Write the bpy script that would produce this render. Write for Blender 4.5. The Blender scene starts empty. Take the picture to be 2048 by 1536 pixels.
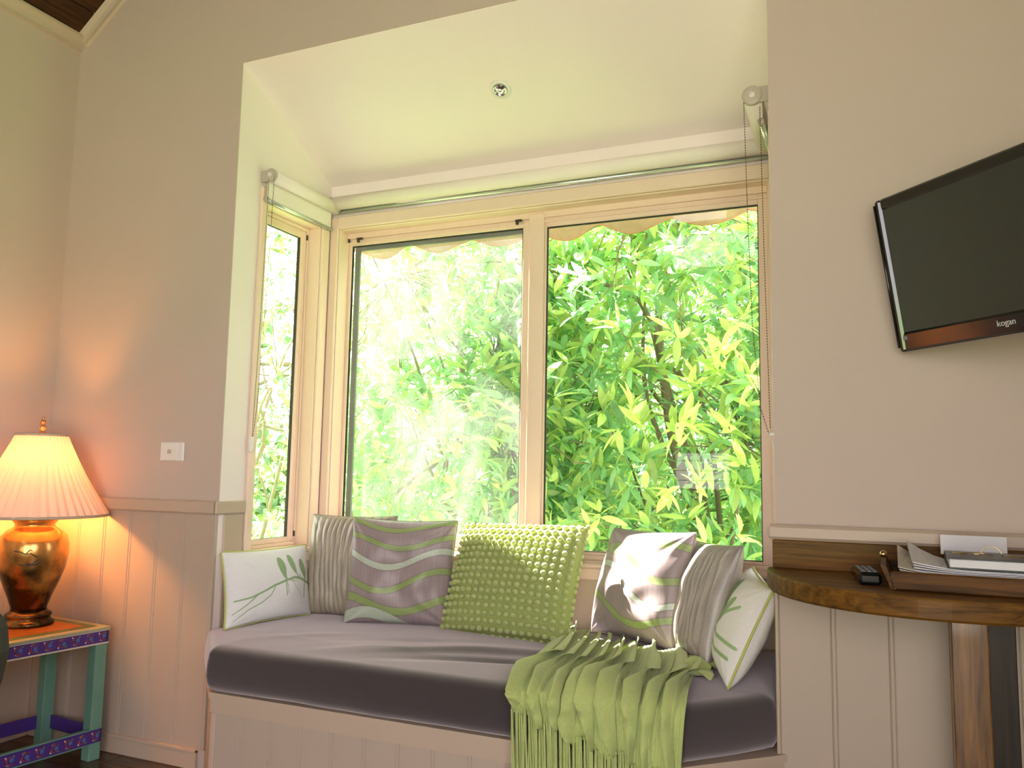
import bpy, math, random
import numpy as np
from mathutils import Vector, Matrix, noise as mnoise
random.seed(7); rng = np.random.default_rng(11)
SC = bpy.context.scene
COL = SC.collection
PI = math.pi

# ------------------------------------------------------------------ camera, sky, sun, exposure
cam_d = bpy.data.cameras.new('camera'); cam = bpy.data.objects.new('camera', cam_d); COL.objects.link(cam)
def cam_matrix(loc, yaw, pitch, roll):
    cy, sy, cp, sp = math.cos(yaw), math.sin(yaw), math.cos(pitch), math.sin(pitch)
    f = Vector((-sy*cp, cy*cp, sp)); r = Vector((cy, sy, 0)); u = r.cross(f)
    r2 = r*math.cos(roll)+u*math.sin(roll); u2 = -r*math.sin(roll)+u*math.cos(roll)
    return Matrix(((r2.x, u2.x, -f.x, loc[0]), (r2.y, u2.y, -f.y, loc[1]), (r2.z, u2.z, -f.z, loc[2]), (0, 0, 0, 1)))
cam.matrix_world = cam_matrix((2.219, -2.396, 1.10), 0.4061, 0.10625, 0.01787)
cam_d.sensor_width = 36.0; cam_d.lens = 1624.9/2048*36; cam_d.clip_start = 0.03; cam_d.clip_end = 200
SC.camera = cam

SC.view_settings.view_transform = 'Standard'
SC.view_settings.look = 'None'
SC.view_settings.gamma = 1.0
SC.view_settings.use_curve_mapping = False
SC.view_settings.exposure = 1.2
SC.cycles.max_bounces = 9; SC.cycles.diffuse_bounces = 5; SC.cycles.glossy_bounces = 3
SC.cycles.transmission_bounces = 6; SC.cycles.transparent_max_bounces = 12
SC.cycles.caustics_reflective = False; SC.cycles.caustics_refractive = False
SC.cycles.sample_clamp_indirect = 6.0
SC.cycles.use_denoising = True

world = bpy.data.worlds.new('world'); SC.world = world; world.use_nodes = True
bg = world.node_tree.nodes['Background']
bg.inputs[0].default_value = (1.0, 0.93, 0.99, 1); bg.inputs[1].default_value = 3.1

sun_d = bpy.data.lights.new('sun', 'SUN'); sun_d.energy = 35.0; sun_d.angle = 0.009; sun_d.color = (1.0, 0.90, 0.84)
sun = bpy.data.objects.new('sun', sun_d); COL.objects.link(sun)
SUN_DIR = Vector((-0.60, 0.24, 0.76)).normalized()
sun.rotation_euler = SUN_DIR.to_track_quat('Z', 'Y').to_euler(); sun.location = (6, 5, 8)

# unseen fill lamps added behind the camera to brighten the room
def area(name, loc, size, energy, color, rot):
    d = bpy.data.lights.new(name, 'AREA'); d.shape = 'RECTANGLE'; d.size, d.size_y = size; d.energy = energy; d.color = color
    o = bpy.data.objects.new(name, d); COL.objects.link(o); o.location = loc; o.rotation_euler = rot
    return o
area('fill_rear_opening', (2.175, -4.56, 1.16), (1.53, 2.26), 9.5, (1.0, 0.93, 0.89), (PI/2, 0, 0))
area('fill_side_opening', (2.97, -3.05, 1.6), (1.66, 1.36), 5, (1.0, 0.93, 0.90), (0, PI/2, 0))

# ------------------------------------------------------------------ materials
def new_mat(name):
    m = bpy.data.materials.new(name); m.use_nodes = True
    nt = m.node_tree; return m, nt, nt.nodes['Principled BSDF'], nt.nodes['Material Output']
def N(nt, typ, **kw):
    n = nt.nodes.new(typ)
    for k, v in kw.items():
        if k.startswith('i_'):
            n.inputs[int(k[2:]) if k[2:].isdigit() else k[2:].replace('_', ' ')].default_value = v
        else: setattr(n, k, v)
    return n
def rgb(c): return (c[0], c[1], c[2], 1.0)
def mat_simple(name, col, rough=0.5, metal=0.0, spec=0.5, noise_amt=0.06, noise_scale=30, bump=0.0, bump_scale=200, sheen=0.0, stretch=(1, 1, 1)):
    m, nt, b, out = new_mat(name)
    tc = N(nt, 'ShaderNodeTexCoord'); mp = N(nt, 'ShaderNodeMapping'); mp.inputs['Scale'].default_value = stretch
    nt.links.new(tc.outputs['Object'], mp.inputs[0])
    nz = N(nt, 'ShaderNodeTexNoise'); nz.inputs['Scale'].default_value = noise_scale; nz.inputs['Detail'].default_value = 4
    nt.links.new(mp.outputs[0], nz.inputs['Vector'])
    mx = N(nt, 'ShaderNodeMix', data_type='RGBA')
    mx.inputs[6].default_value = rgb([c*(1-noise_amt) for c in col]); mx.inputs[7].default_value = rgb([min(1, c*(1+noise_amt)) for c in col])
    nt.links.new(nz.outputs['Fac'], mx.inputs[0]); nt.links.new(mx.outputs[2], b.inputs['Base Color'])
    b.inputs['Roughness'].default_value = rough; b.inputs['Metallic'].default_value = metal
    b.inputs['Specular IOR Level'].default_value = spec
    if sheen: b.inputs['Sheen Weight'].default_value = sheen
    if bump:
        n2 = N(nt, 'ShaderNodeTexNoise'); n2.inputs['Scale'].default_value = bump_scale; n2.inputs['Detail'].default_value = 3
        nt.links.new(mp.outputs[0], n2.inputs['Vector'])
        bp = N(nt, 'ShaderNodeBump'); bp.inputs['Strength'].default_value = bump; bp.inputs['Distance'].default_value = 0.002
        nt.links.new(n2.outputs['Fac'], bp.inputs['Height']); nt.links.new(bp.outputs[0], b.inputs['Normal'])
    return m
def mat_wood(name, dark, light, rough=0.35, axis='X', scale=6.0, coat=0.0):
    m, nt, b, out = new_mat(name)
    tc = N(nt, 'ShaderNodeTexCoord'); mp = N(nt, 'ShaderNodeMapping')
    s = {'X': (0.6, 9, 9), 'Y': (9, 0.6, 9), 'Z': (9, 9, 0.6)}[axis]
    mp.inputs['Scale'].default_value = s; nt.links.new(tc.outputs['Object'], mp.inputs[0])
    oi = N(nt, 'ShaderNodeObjectInfo'); ad = N(nt, 'ShaderNodeVectorMath', operation='ADD')
    nt.links.new(mp.outputs[0], ad.inputs[0]); nt.links.new(oi.outputs['Random'], ad.inputs[1])
    nz = N(nt, 'ShaderNodeTexNoise'); nz.inputs['Scale'].default_value = scale; nz.inputs['Detail'].default_value = 8; nz.inputs['Roughness'].default_value = 0.65
    nz.inputs['Distortion'].default_value = 0.6
    nt.links.new(ad.outputs[0], nz.inputs['Vector'])
    cr = N(nt, 'ShaderNodeValToRGB'); cr.color_ramp.elements[0].position = 0.36; cr.color_ramp.elements[1].position = 0.66
    cr.color_ramp.elements[0].color = rgb(dark); cr.color_ramp.elements[1].color = rgb(light)
    nt.links.new(nz.outputs['Fac'], cr.inputs[0]); nt.links.new(cr.outputs[0], b.inputs['Base Color'])
    b.inputs['Specular IOR Level'].default_value = 0.22; b.inputs['Roughness'].default_value = rough; b.inputs['Coat Weight'].default_value = coat; b.inputs['Coat Roughness'].default_value = 0.08
    bp = N(nt, 'ShaderNodeBump'); bp.inputs['Strength'].default_value = 0.15; bp.inputs['Distance'].default_value = 0.002
    nt.links.new(nz.outputs['Fac'], bp.inputs['Height']); nt.links.new(bp.outputs[0], b.inputs['Normal'])
    return m
def mat_attr(name, rough=0.7, spec=0.3, weave=0.25, wscale=900, sheen=0.0, var=0.08):
    """colour printed/woven into the cloth, read from the mesh colour attribute"""
    m, nt, b, out = new_mat(name)
    at = N(nt, 'ShaderNodeAttribute', attribute_name='Col')
    tc = N(nt, 'ShaderNodeTexCoord')
    nz = N(nt, 'ShaderNodeTexNoise'); nz.inputs['Scale'].default_value = wscale*0.2; nz.inputs['Detail'].default_value = 2
    nt.links.new(tc.outputs['Object'], nz.inputs['Vector'])
    mr = N(nt, 'ShaderNodeMapRange'); mr.inputs[3].default_value = 1-var; mr.inputs[4].default_value = 1+var
    nt.links.new(nz.outputs['Fac'], mr.inputs[0])
    mu = N(nt, 'ShaderNodeVectorMath', operation='SCALE'); nt.links.new(at.outputs['Color'], mu.inputs[0]); nt.links.new(mr.outputs[0], mu.inputs['Scale'])
    nt.links.new(mu.outputs[0], b.inputs['Base Color'])
    b.inputs['Roughness'].default_value = rough; b.inputs['Specular IOR Level'].default_value = spec; b.inputs['Sheen Weight'].default_value = sheen
    n2 = N(nt, 'ShaderNodeTexNoise'); n2.inputs['Scale'].default_value = wscale; nt.links.new(tc.outputs['Object'], n2.inputs['Vector'])
    bp = N(nt, 'ShaderNodeBump'); bp.inputs['Strength'].default_value = weave; bp.inputs['Distance'].default_value = 0.001
    nt.links.new(n2.outputs['Fac'], bp.inputs['Height']); nt.links.new(bp.outputs[0], b.inputs['Normal'])
    return m
def mat_leaf(name, base, var, trans=0.45, rough=0.35):
    m, nt, b, out = new_mat(name)
    at = N(nt, 'ShaderNodeAttribute', attribute_name='Col')
    oi = N(nt, 'ShaderNodeObjectInfo')
    cr = N(nt, 'ShaderNodeMix', data_type='RGBA', blend_type='MULTIPLY'); cr.inputs[0].default_value = 1.0
    cr.inputs[6].default_value = rgb(base); nt.links.new(at.outputs['Color'], cr.inputs[7])
    mr = N(nt, 'ShaderNodeMapRange'); mr.inputs[3].default_value = 1-var; mr.inputs[4].default_value = 1+var*0.6
    nt.links.new(oi.outputs['Random'], mr.inputs[0])
    mu = N(nt, 'ShaderNodeVectorMath', operation='SCALE'); nt.links.new(cr.outputs[2], mu.inputs[0]); nt.links.new(mr.outputs[0], mu.inputs['Scale'])
    tc = N(nt, 'ShaderNodeTexCoord'); nz = N(nt, 'ShaderNodeTexNoise'); nz.inputs['Scale'].default_value = 45
    nt.links.new(tc.outputs['Object'], nz.inputs['Vector'])
    m2 = N(nt, 'ShaderNodeMapRange'); m2.inputs[3].default_value = 0.85; m2.inputs[4].default_value = 1.15; nt.links.new(nz.outputs['Fac'], m2.inputs[0])
    mu2 = N(nt, 'ShaderNodeVectorMath', operation='SCALE'); nt.links.new(mu.outputs[0], mu2.inputs[0]); nt.links.new(m2.outputs[0], mu2.inputs['Scale'])
    nt.links.new(mu2.outputs[0], b.inputs['Base Color']); b.inputs['Roughness'].default_value = rough
    tr = N(nt, 'ShaderNodeBsdfTranslucent'); nt.links.new(mu2.outputs[0], tr.inputs[0])
    ms = N(nt, 'ShaderNodeMixShader'); ms.inputs[0].default_value = trans
    nt.links.new(b.outputs[0], ms.inputs[1]); nt.links.new(tr.outputs[0], ms.inputs[2]); nt.links.new(ms.outputs[0], out.inputs[0])
    return m
def mat_glass(name, dirt=0.0, tint=(0.97, 0.99, 0.98), refl=1.0):
    m, nt, b, out = new_mat(name); nt.nodes.remove(b)
    t = N(nt, 'ShaderNodeBsdfTransparent'); t.inputs[0].default_value = rgb(tint)
    g = N(nt, 'ShaderNodeBsdfGlossy'); g.inputs['Roughness'].default_value = 0.0
    fr = N(nt, 'ShaderNodeFresnel'); fr.inputs[0].default_value = 1.5
    ms = N(nt, 'ShaderNodeMixShader'); nt.links.new(fr.outputs[0], ms.inputs[0]); nt.links.new(t.outputs[0], ms.inputs[1]); nt.links.new(g.outputs[0], ms.inputs[2])
    last = ms
    if dirt:
        tc = N(nt, 'ShaderNodeTexCoord'); mp = N(nt, 'ShaderNodeMapping'); mp.inputs['Scale'].default_value = (2.2, 2.2, 0.8)
        nt.links.new(tc.outputs['Object'], mp.inputs[0])
        nz = N(nt, 'ShaderNodeTexNoise'); nz.inputs['Scale'].default_value = 1.6; nz.inputs['Detail'].default_value = 7; nz.inputs['Distortion'].default_value = 1.2
        nt.links.new(mp.outputs[0], nz.inputs['Vector'])
        mr = N(nt, 'ShaderNodeMapRange'); mr.inputs[1].default_value = 0.38; mr.inputs[2].default_value = 0.75; mr.inputs[3].default_value = 0.0; mr.inputs[4].default_value = dirt
        nt.links.new(nz.outputs['Fac'], mr.inputs[0])
        d = N(nt, 'ShaderNodeBsdfTranslucent'); d.inputs[0].default_value = (0.9, 0.9, 0.88, 1)
        m3 = N(nt, 'ShaderNodeMixShader'); nt.links.new(mr.outputs[0], m3.inputs[0]); nt.links.new(ms.outputs[0], m3.inputs[1]); nt.links.new(d.outputs[0], m3.inputs[2])
        last = m3
    nt.links.new(last.outputs[0], out.inputs[0])
    return m

M = {}
WALLC = (0.57, 0.475, 0.405)
M['wall'] = mat_simple('wall_paint', WALLC, 0.85, noise_amt=0.02, noise_scale=4, bump=0.08, bump_scale=500, spec=0.15)
M['bay'] = mat_simple('bay_paint', (0.87, 0.785, 0.76), 0.8, noise_amt=0.02, noise_scale=4, bump=0.05, bump_scale=500, spec=0.15)
M['board'] = mat_simple('board_paint', (0.49, 0.40, 0.315), 0.5, noise_amt=0.03, noise_scale=6, bump=0.05, bump_scale=300, spec=0.3)
M['rail'] = mat_simple('rail_paint', (0.53, 0.42, 0.32), 0.42, noise_amt=0.02, noise_scale=6, spec=0.35)
M['trim'] = mat_simple('window_trim_paint', (0.82, 0.64, 0.51), 0.4, noise_amt=0.02, noise_scale=8, spec=0.35)
M['crown'] = mat_simple('crown_paint', (0.52, 0.44, 0.33), 0.5, noise_amt=0.02)
M['ceil'] = mat_wood('dark_ceiling_wood', (0.018, 0.008, 0.003), (0.07, 0.030, 0.010), 0.4, 'Y')
M['floor'] = mat_wood('dark_floor_wood', (0.035, 0.016, 0.006), (0.13, 0.065, 0.025), 0.28, 'X', coat=0.3)
M['oak'] = mat_wood('brown_table_wood', (0.060, 0.025, 0.003), (0.21, 0.092, 0.011), 0.6, 'X', coat=0.03)
M['oakz'] = mat_wood('brown_post_wood', (0.075, 0.032, 0.008), (0.25, 0.12, 0.032), 0.35, 'Z', coat=0.3)
M['oakdark'] = mat_wood('dark_post_wood', (0.012, 0.007, 0.004), (0.035, 0.02, 0.01), 0.4, 'Z')
M['traywood'] = mat_wood('tray_wood', (0.045, 0.018, 0.004), (0.15, 0.062, 0.012), 0.6, 'X')
M['seat'] = mat_simple('charcoal_seat_fabric', (0.050, 0.042, 0.043), 0.95, noise_amt=0.2, noise_scale=250, bump=0.35, bump_scale=700, sheen=0.95, spec=0.1)
M['seat'].node_tree.nodes['Principled BSDF'].inputs['Sheen Tint'].default_value = (1.0, .89, .92, 1)
M['white'] = mat_simple('white_plastic', (0.80, 0.78, 0.74), 0.35, noise_amt=0.01)
M['greyplastic'] = mat_simple('pale_grey_plastic', (0.50, 0.44, 0.38), 0.4, noise_amt=0.01)
M['blind'] = mat_simple('cream_blind_fabric', (0.85, 0.77, 0.73), 0.8, noise_amt=0.02, noise_scale=80, bump=0.05, bump_scale=900)
M['alu'] = mat_simple('pale_aluminium', (0.72, 0.80, 0.75), 0.25, metal=0.7, noise_amt=0.02)
M['screenalu'] = mat_simple('grey_screen_frame', (0.26, 0.25, 0.25), 0.5, noise_amt=0.04)
M['gasket'] = mat_simple('dark_gasket', (0.02, 0.018, 0.016), 0.6)
M['latch'] = mat_simple('brown_latch', (0.05, 0.035, 0.025), 0.4)
M['chain'] = mat_simple('brown_bead_chain', (0.09, 0.07, 0.045), 0.35, metal=0.3)
M['chrome'] = mat_simple('chrome', (0.75, 0.75, 0.76), 0.12, metal=1.0, noise_amt=0.02)
M['black'] = mat_simple('gloss_black_plastic', (0.008, 0.009, 0.008), 0.12, noise_amt=0.1, spec=0.6)
M['screen'] = mat_simple('dark_tv_screen', (0.030, 0.031, 0.027), 0.4, noise_amt=0.05, spec=0.4)
M['rubber'] = mat_simple('grey_buttons', (0.16, 0.17, 0.19), 0.5)
M['glass'] = mat_glass('window_glass')
M['glassdirty'] = mat_glass('dusty_window_glass', dirt=0.13)
M['paper'] = mat_simple('white_paper', (0.72, 0.71, 0.72), 0.7, noise_amt=0.03)
M['paper2'] = mat_simple('cream_paper', (0.62, 0.57, 0.46), 0.7, noise_amt=0.1, noise_scale=12)
M['mag'] = mat_simple('printed_magazine', (0.30, 0.30, 0.24), 0.3, noise_amt=0.7, noise_scale=18)
M['bookcover'] = mat_simple('black_book_cover', (0.015, 0.018, 0.018), 0.35)
M['brass'] = mat_simple('brass', (0.62, 0.45, 0.2), 0.25, metal=1.0)
M['copper'] = mat_simple('copper_gold', (0.80, 0.36, 0.13), 0.28, metal=0.85, noise_amt=0.1)
M['chair'] = mat_simple('dark_olive_upholstery', (0.045, 0.045, 0.03), 0.8, noise_amt=0.3, noise_scale=300, bump=0.3, bump_scale=500)
M['bark'] = mat_simple('grey_brown_bark', (0.22, 0.17, 0.12), 0.8, noise_amt=0.3, noise_scale=20, bump=0.4, bump_scale=60)
M['leaf'] = mat_leaf('broad_leaf', (0.60, 0.79, 0.43), 0.35, 0.58, 0.22)
M['grass'] = mat_simple('lawn_grass', (0.16, 0.30, 0.06), 0.9, noise_amt=0.4, noise_scale=8, bump=0.5, bump_scale=60)
M['bounce_pale'] = mat_simple('pale_bounce_ground', (0.50, 0.46, 0.40), 0.9, noise_amt=0.15, noise_scale=5)
M['fence'] = mat_wood('weathered_fence', (0.30, 0.27, 0.24), (0.48, 0.44, 0.40), 0.8, 'X')
M['valance'] = mat_simple('beige_awning_cloth', (0.24, 0.20, 0.10), 0.8, noise_amt=0.25, noise_scale=25, bump=0.2, bump_scale=100)
M['hem'] = mat_simple('brown_hem', (0.30, 0.17, 0.08), 0.7)
M['petal'] = mat_simple('orange_petal', (0.95, 0.38, 0.06), 0.5, noise_amt=0.1)
M['lime'] = mat_simple('lime_knit', (0.48, 0.56, 0.20), 0.9, noise_amt=0.12, noise_scale=120, bump=0.6, bump_scale=420, sheen=0.3, spec=0.1)
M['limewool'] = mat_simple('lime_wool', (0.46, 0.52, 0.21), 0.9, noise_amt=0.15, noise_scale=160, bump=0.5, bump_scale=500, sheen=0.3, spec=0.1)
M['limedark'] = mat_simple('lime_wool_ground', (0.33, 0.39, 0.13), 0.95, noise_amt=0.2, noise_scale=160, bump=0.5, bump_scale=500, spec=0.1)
M['piping'] = mat_simple('yellow_green_piping', (0.50, 0.53, 0.15), 0.7)
M['print'] = mat_attr('printed_cotton', 0.8, 0.2, 0.15)
M['satin'] = mat_attr('woven_satin', 0.42, 0.5, 0.12, sheen=0.1)
M['silk'] = mat_attr('crushed_silk', 0.36, 0.6, 0.1, var=0.15)
M['cream'] = mat_simple('cream_table_paint', (0.42, 0.43, 0.27), 0.45, noise_amt=0.12, noise_scale=30)
M['mint'] = mat_simple('mint_green_table_paint', (0.16, 0.34, 0.26), 0.5, noise_amt=0.1, noise_scale=30)
M['tgreen'] = mat_simple('dark_green_table_paint', (0.10, 0.17, 0.07), 0.5, noise_amt=0.2, noise_scale=30)
M['torange'] = mat_simple('orange_table_paint', (0.55, 0.17, 0.03), 0.5, noise_amt=0.35, noise_scale=35)
M['purple'] = mat_simple('violet_table_paint', (0.075, 0.035, 0.26), 0.45, noise_amt=0.1, noise_scale=30)
M['tblue'] = mat_simple('blue_flower_paint', (0.10, 0.18, 0.50), 0.5)
M['tred'] = mat_simple('red_vine_paint', (0.45, 0.07, 0.04), 0.5)
M['twhite'] = mat_simple('white_dot_paint', (0.75, 0.68, 0.55), 0.5)
M['tleaf'] = mat_simple('green_leaf_paint', (0.20, 0.28, 0.10), 0.5)
M['logo'] = mat_simple('silver_lettering', (0.55, 0.56, 0.55), 0.4)

# lamp shade: pleated translucent silk
m, nt, b, out = new_mat('pleated_shade_silk')
b.inputs['Base Color'].default_value = (0.80, 0.68, 0.56, 1); b.inputs['Roughness'].default_value = 0.7
tr = N(nt, 'ShaderNodeBsdfTranslucent'); tr.inputs[0].default_value = (0.95, 0.62, 0.42, 1)
tc = N(nt, 'ShaderNodeTexCoord'); nz = N(nt, 'ShaderNodeTexNoise'); nz.inputs['Scale'].default_value = 60
nt.links.new(tc.outputs['Object'], nz.inputs['Vector'])
mr = N(nt, 'ShaderNodeMapRange'); mr.inputs[3].default_value = 0.07; mr.inputs[4].default_value = 0.13; nt.links.new(nz.outputs['Fac'], mr.inputs[0])
ms = N(nt, 'ShaderNodeMixShader'); nt.links.new(mr.outputs[0], ms.inputs[0]); nt.links.new(b.outputs[0], ms.inputs[1]); nt.links.new(tr.outputs[0], ms.inputs[2])
nt.links.new(ms.outputs[0], out.inputs[0]); M['shade'] = m
m, nt, b, out = new_mat('bulb_glow'); b.inputs['Base Color'].default_value = (1, .8, .6, 1)
b.inputs['Emission Color'].default_value = (1.0, 0.62, 0.30, 1); b.inputs['Emission Strength'].default_value = 5; M['bulb'] = m
# insect screen mesh
m, nt, b, out = new_mat('insect_mesh'); b.inputs['Base Color'].default_value = (0.62, 0.64, 0.64, 1); b.inputs['Roughness'].default_value = 0.8
tp = N(nt, 'ShaderNodeBsdfTransparent'); tl = N(nt, 'ShaderNodeBsdfTranslucent'); tl.inputs[0].default_value = (0.8, 0.82, 0.82, 1)
tc = N(nt, 'ShaderNodeTexCoord'); mp = N(nt, 'ShaderNodeMapping'); mp.inputs['Scale'].default_value = (3.0, 1.0, 1.1); nt.links.new(tc.outputs['Object'], mp.inputs[0])
nz = N(nt, 'ShaderNodeTexNoise'); nz.inputs['Scale'].default_value = 1.3; nz.inputs['Detail'].default_value = 6; nz.inputs['Distortion'].default_value = 1.5
nt.links.new(mp.outputs[0], nz.inputs['Vector'])
mr = N(nt, 'ShaderNodeMapRange'); mr.inputs[1].default_value = 0.35; mr.inputs[2].default_value = 0.7; mr.inputs[3].default_value = 0.03; mr.inputs[4].default_value = 0.10
nt.links.new(nz.outputs['Fac'], mr.inputs[0])
a1 = N(nt, 'ShaderNodeMixShader'); a1.inputs[0].default_value = 0.6; nt.links.new(b.outputs[0], a1.inputs[1]); nt.links.new(tl.outputs[0], a1.inputs[2])
a2 = N(nt, 'ShaderNodeMixShader'); nt.links.new(mr.outputs[0], a2.inputs[0]); nt.links.new(tp.outputs[0], a2.inputs[1]); nt.links.new(a1.outputs[0], a2.inputs[2])
nt.links.new(a2.outputs[0], out.inputs[0]); M['mesh'] = m
# urn: bronze-gold lacquer with dark patches
m, nt, b, out = new_mat('bronze_lacquer'); tc = N(nt, 'ShaderNodeTexCoord'); nz = N(nt, 'ShaderNodeTexNoise'); nz.inputs['Scale'].default_value = 7; nz.inputs['Detail'].default_value = 5
nt.links.new(tc.outputs['Object'], nz.inputs['Vector'])
sx = N(nt, 'ShaderNodeSeparateXYZ'); nt.links.new(tc.outputs['Object'], sx.inputs[0])
g = N(nt, 'ShaderNodeMapRange'); g.inputs[1].default_value = 0.10; g.inputs[2].default_value = 0.34; g.inputs[3].default_value = -0.14; g.inputs[4].default_value = 0.22
nt.links.new(sx.outputs[2], g.inputs[0]); ad = N(nt, 'ShaderNodeMath', operation='ADD'); nt.links.new(nz.outputs['Fac'], ad.inputs[0]); nt.links.new(g.outputs[0], ad.inputs[1])
cr = N(nt, 'ShaderNodeValToRGB'); e = cr.color_ramp.elements; e[0].position = 0.38; e[0].color = (0.03, 0.02, 0.006, 1); e[1].position = 0.62; e[1].color = (0.62, 0.33, 0.09, 1)
nt.links.new(ad.outputs[0], cr.inputs[0]); nt.links.new(cr.outputs[0], b.inputs['Base Color']); b.inputs['Metallic'].default_value = 0.75; b.inputs['Roughness'].default_value = 0.22
M['urn'] = m

# ------------------------------------------------------------------ mesh helpers
class MB:
    def __init__(s): s.v = []; s.f = []; s.sm = []; s.c = []
    def add(s, vs, fs, smooth=False, col=None):
        o = len(s.v); s.v.extend([tuple(map(float, v)) for v in vs]); s.f.extend([tuple(i+o for i in f) for f in fs]); s.sm.extend([smooth]*len(fs))
        s.c.extend([col or (1, 1, 1)]*len(vs)); return s
    def box(s, a, b, bev=0.0, xf=None):
        x0, y0, z0 = [min(p, q) for p, q in zip(a, b)]; x1, y1, z1 = [max(p, q) for p, q in zip(a, b)]
        if bev <= 0 or bev*2.2 > min(x1-x0, y1-y0, z1-z0):
            vs = [(x, y, z) for x in (x0, x1) for y in (y0, y1) for z in (z0, z1)]
            fs = [(0, 1, 3, 2), (4, 6, 7, 5), (0, 4, 5, 1), (2, 3, 7, 6), (0, 2, 6, 4), (1, 5, 7, 3)]
        else:
            vs = []; idx = {}
            X = (x0, x1); Y = (y0, y1); Z = (z0, z1); sg = (1, -1)
            for i in (0, 1):
                for j in (0, 1):
                    for k in (0, 1):
                        p = [X[i], Y[j], Z[k]]; d = [sg[i]*bev, sg[j]*bev, sg[k]*bev]
                        for ax in range(3):
                            q = [p[t] + (0 if t == ax else d[t]) for t in range(3)]
                            idx[i, j, k, ax] = len(vs); vs.append(q)
            fs = []
            for ax in range(3):
                o1, o2 = [t for t in range(3) if t != ax]
                for sd in (0, 1):
                    q = []
                    for a1, a2 in ((0, 0), (1, 0), (1, 1), (0, 1)):
                        k = [0, 0, 0]; k[ax] = sd; k[o1] = a1; k[o2] = a2; q.append(idx[tuple(k)+(ax,)])
                    fs.append(tuple(q))
                for a1 in (0, 1):
                    for a2 in (0, 1):
                        k0 = [0, 0, 0]; k0[o1] = a1; k0[o2] = a2; k1 = list(k0); k0[ax] = 0; k1[ax] = 1
                        fs.append((idx[tuple(k0)+(o1,)], idx[tuple(k1)+(o1,)], idx[tuple(k1)+(o2,)], idx[tuple(k0)+(o2,)]))
            for i in (0, 1):
                for j in (0, 1):
                    for k in (0, 1): fs.append((idx[i, j, k, 0], idx[i, j, k, 1], idx[i, j, k, 2]))
        if xf: vs = [xf(v) for v in vs]
        return s.add(vs, fs)
    def prism(s, poly, w0, w1, xf):
        """poly: list of (a,b); xf(a,b,w)->xyz"""
        n = len(poly); vs = [xf(a, b, w0) for a, b in poly]+[xf(a, b, w1) for a, b in poly]
        return s.add(vs, [tuple(range(n)), tuple(range(2*n-1, n-1, -1))]+[(i, (i+1) % n, n+(i+1) % n, n+i) for i in range(n)])
    def tube(s, pts, r, seg=8, closed=False, cap=True, col=None):
        pts = [Vector(p) for p in pts]; n = len(pts); rs = r if hasattr(r, '__len__') else [r]*n
        vs = []; prev = None
        for i, p in enumerate(pts):
            if closed: t = (pts[(i+1) % n]-pts[i-1])
            else: t = (pts[min(i+1, n-1)]-pts[max(i-1, 0)])
            t.normalize()
            if prev is None:
                u = t.orthogonal().normalized()
            else:
                u = prev - t*prev.dot(t)
                u = u.normalized() if u.length > 1e-6 else t.orthogonal().normalized()
            prev = u; w = t.cross(u)
            for k in range(seg):
                a = 2*PI*k/seg; vs.append(p+(u*math.cos(a)+w*math.sin(a))*rs[i])
        fs = []
        m_ = n if closed else n-1
        for i in range(m_):
            for k in range(seg):
                a = i*seg+k; b_ = i*seg+(k+1) % seg; c = ((i+1) % n)*seg+(k+1) % seg; d = ((i+1) % n)*seg+k
                fs.append((a, b_, c, d))
        if cap and not closed: fs.append(tuple(range(seg-1, -1, -1))); fs.append(tuple((n-1)*seg+k for k in range(seg)))
        return s.add(vs, fs, True, col)
    def lathe(s, prof, c=(0, 0, 0), seg=40, rmod=None, axis='Z', smooth=True):
        vs = []; n = len(prof)
        for (r, z) in prof:
            for k in range(seg):
                a = 2*PI*k/seg; rr = r*(rmod(a, z) if rmod else 1)
                p = (rr*math.cos(a), rr*math.sin(a), z)
                if axis == 'Y': p = (p[0], p[2], p[1])
                elif axis == 'X': p = (p[2], p[0], p[1])
                vs.append((c[0]+p[0], c[1]+p[1], c[2]+p[2]))
        fs = [(i*seg+k, i*seg+(k+1) % seg, (i+1)*seg+(k+1) % seg, (i+1)*seg+k) for i in range(n-1) for k in range(seg)]
        if prof[0][0] > 1e-6: fs.append(tuple(range(seg-1, -1, -1)))
        if prof[-1][0] > 1e-6: fs.append(tuple((n-1)*seg+k for k in range(seg)))
        return s.add(vs, fs, smooth)
    def ball(s, c, r, seg=10, rings=6, sc=(1, 1, 1)):
        vs = [(c[0], c[1], c[2]-r*sc[2])]
        for i in range(1, rings):
            ph = -PI/2+PI*i/rings
            for k in range(seg):
                a = 2*PI*k/seg; vs.append((c[0]+r*sc[0]*math.cos(ph)*math.cos(a), c[1]+r*sc[1]*math.cos(ph)*math.sin(a), c[2]+r*sc[2]*math.sin(ph)))
        vs.append((c[0], c[1], c[2]+r*sc[2])); L = len(vs)-1
        fs = [(0, 1+(k+1) % seg, 1+k) for k in range(seg)]
        for i in range(rings-2):
            for k in range(seg): fs.append((1+i*seg+k, 1+i*seg+(k+1) % seg, 1+(i+1)*seg+(k+1) % seg, 1+(i+1)*seg+k))
        fs += [(L, 1+(rings-2)*seg+k, 1+(rings-2)*seg+(k+1) % seg) for k in range(seg)]
        return s.add(vs, fs, True)
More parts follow.
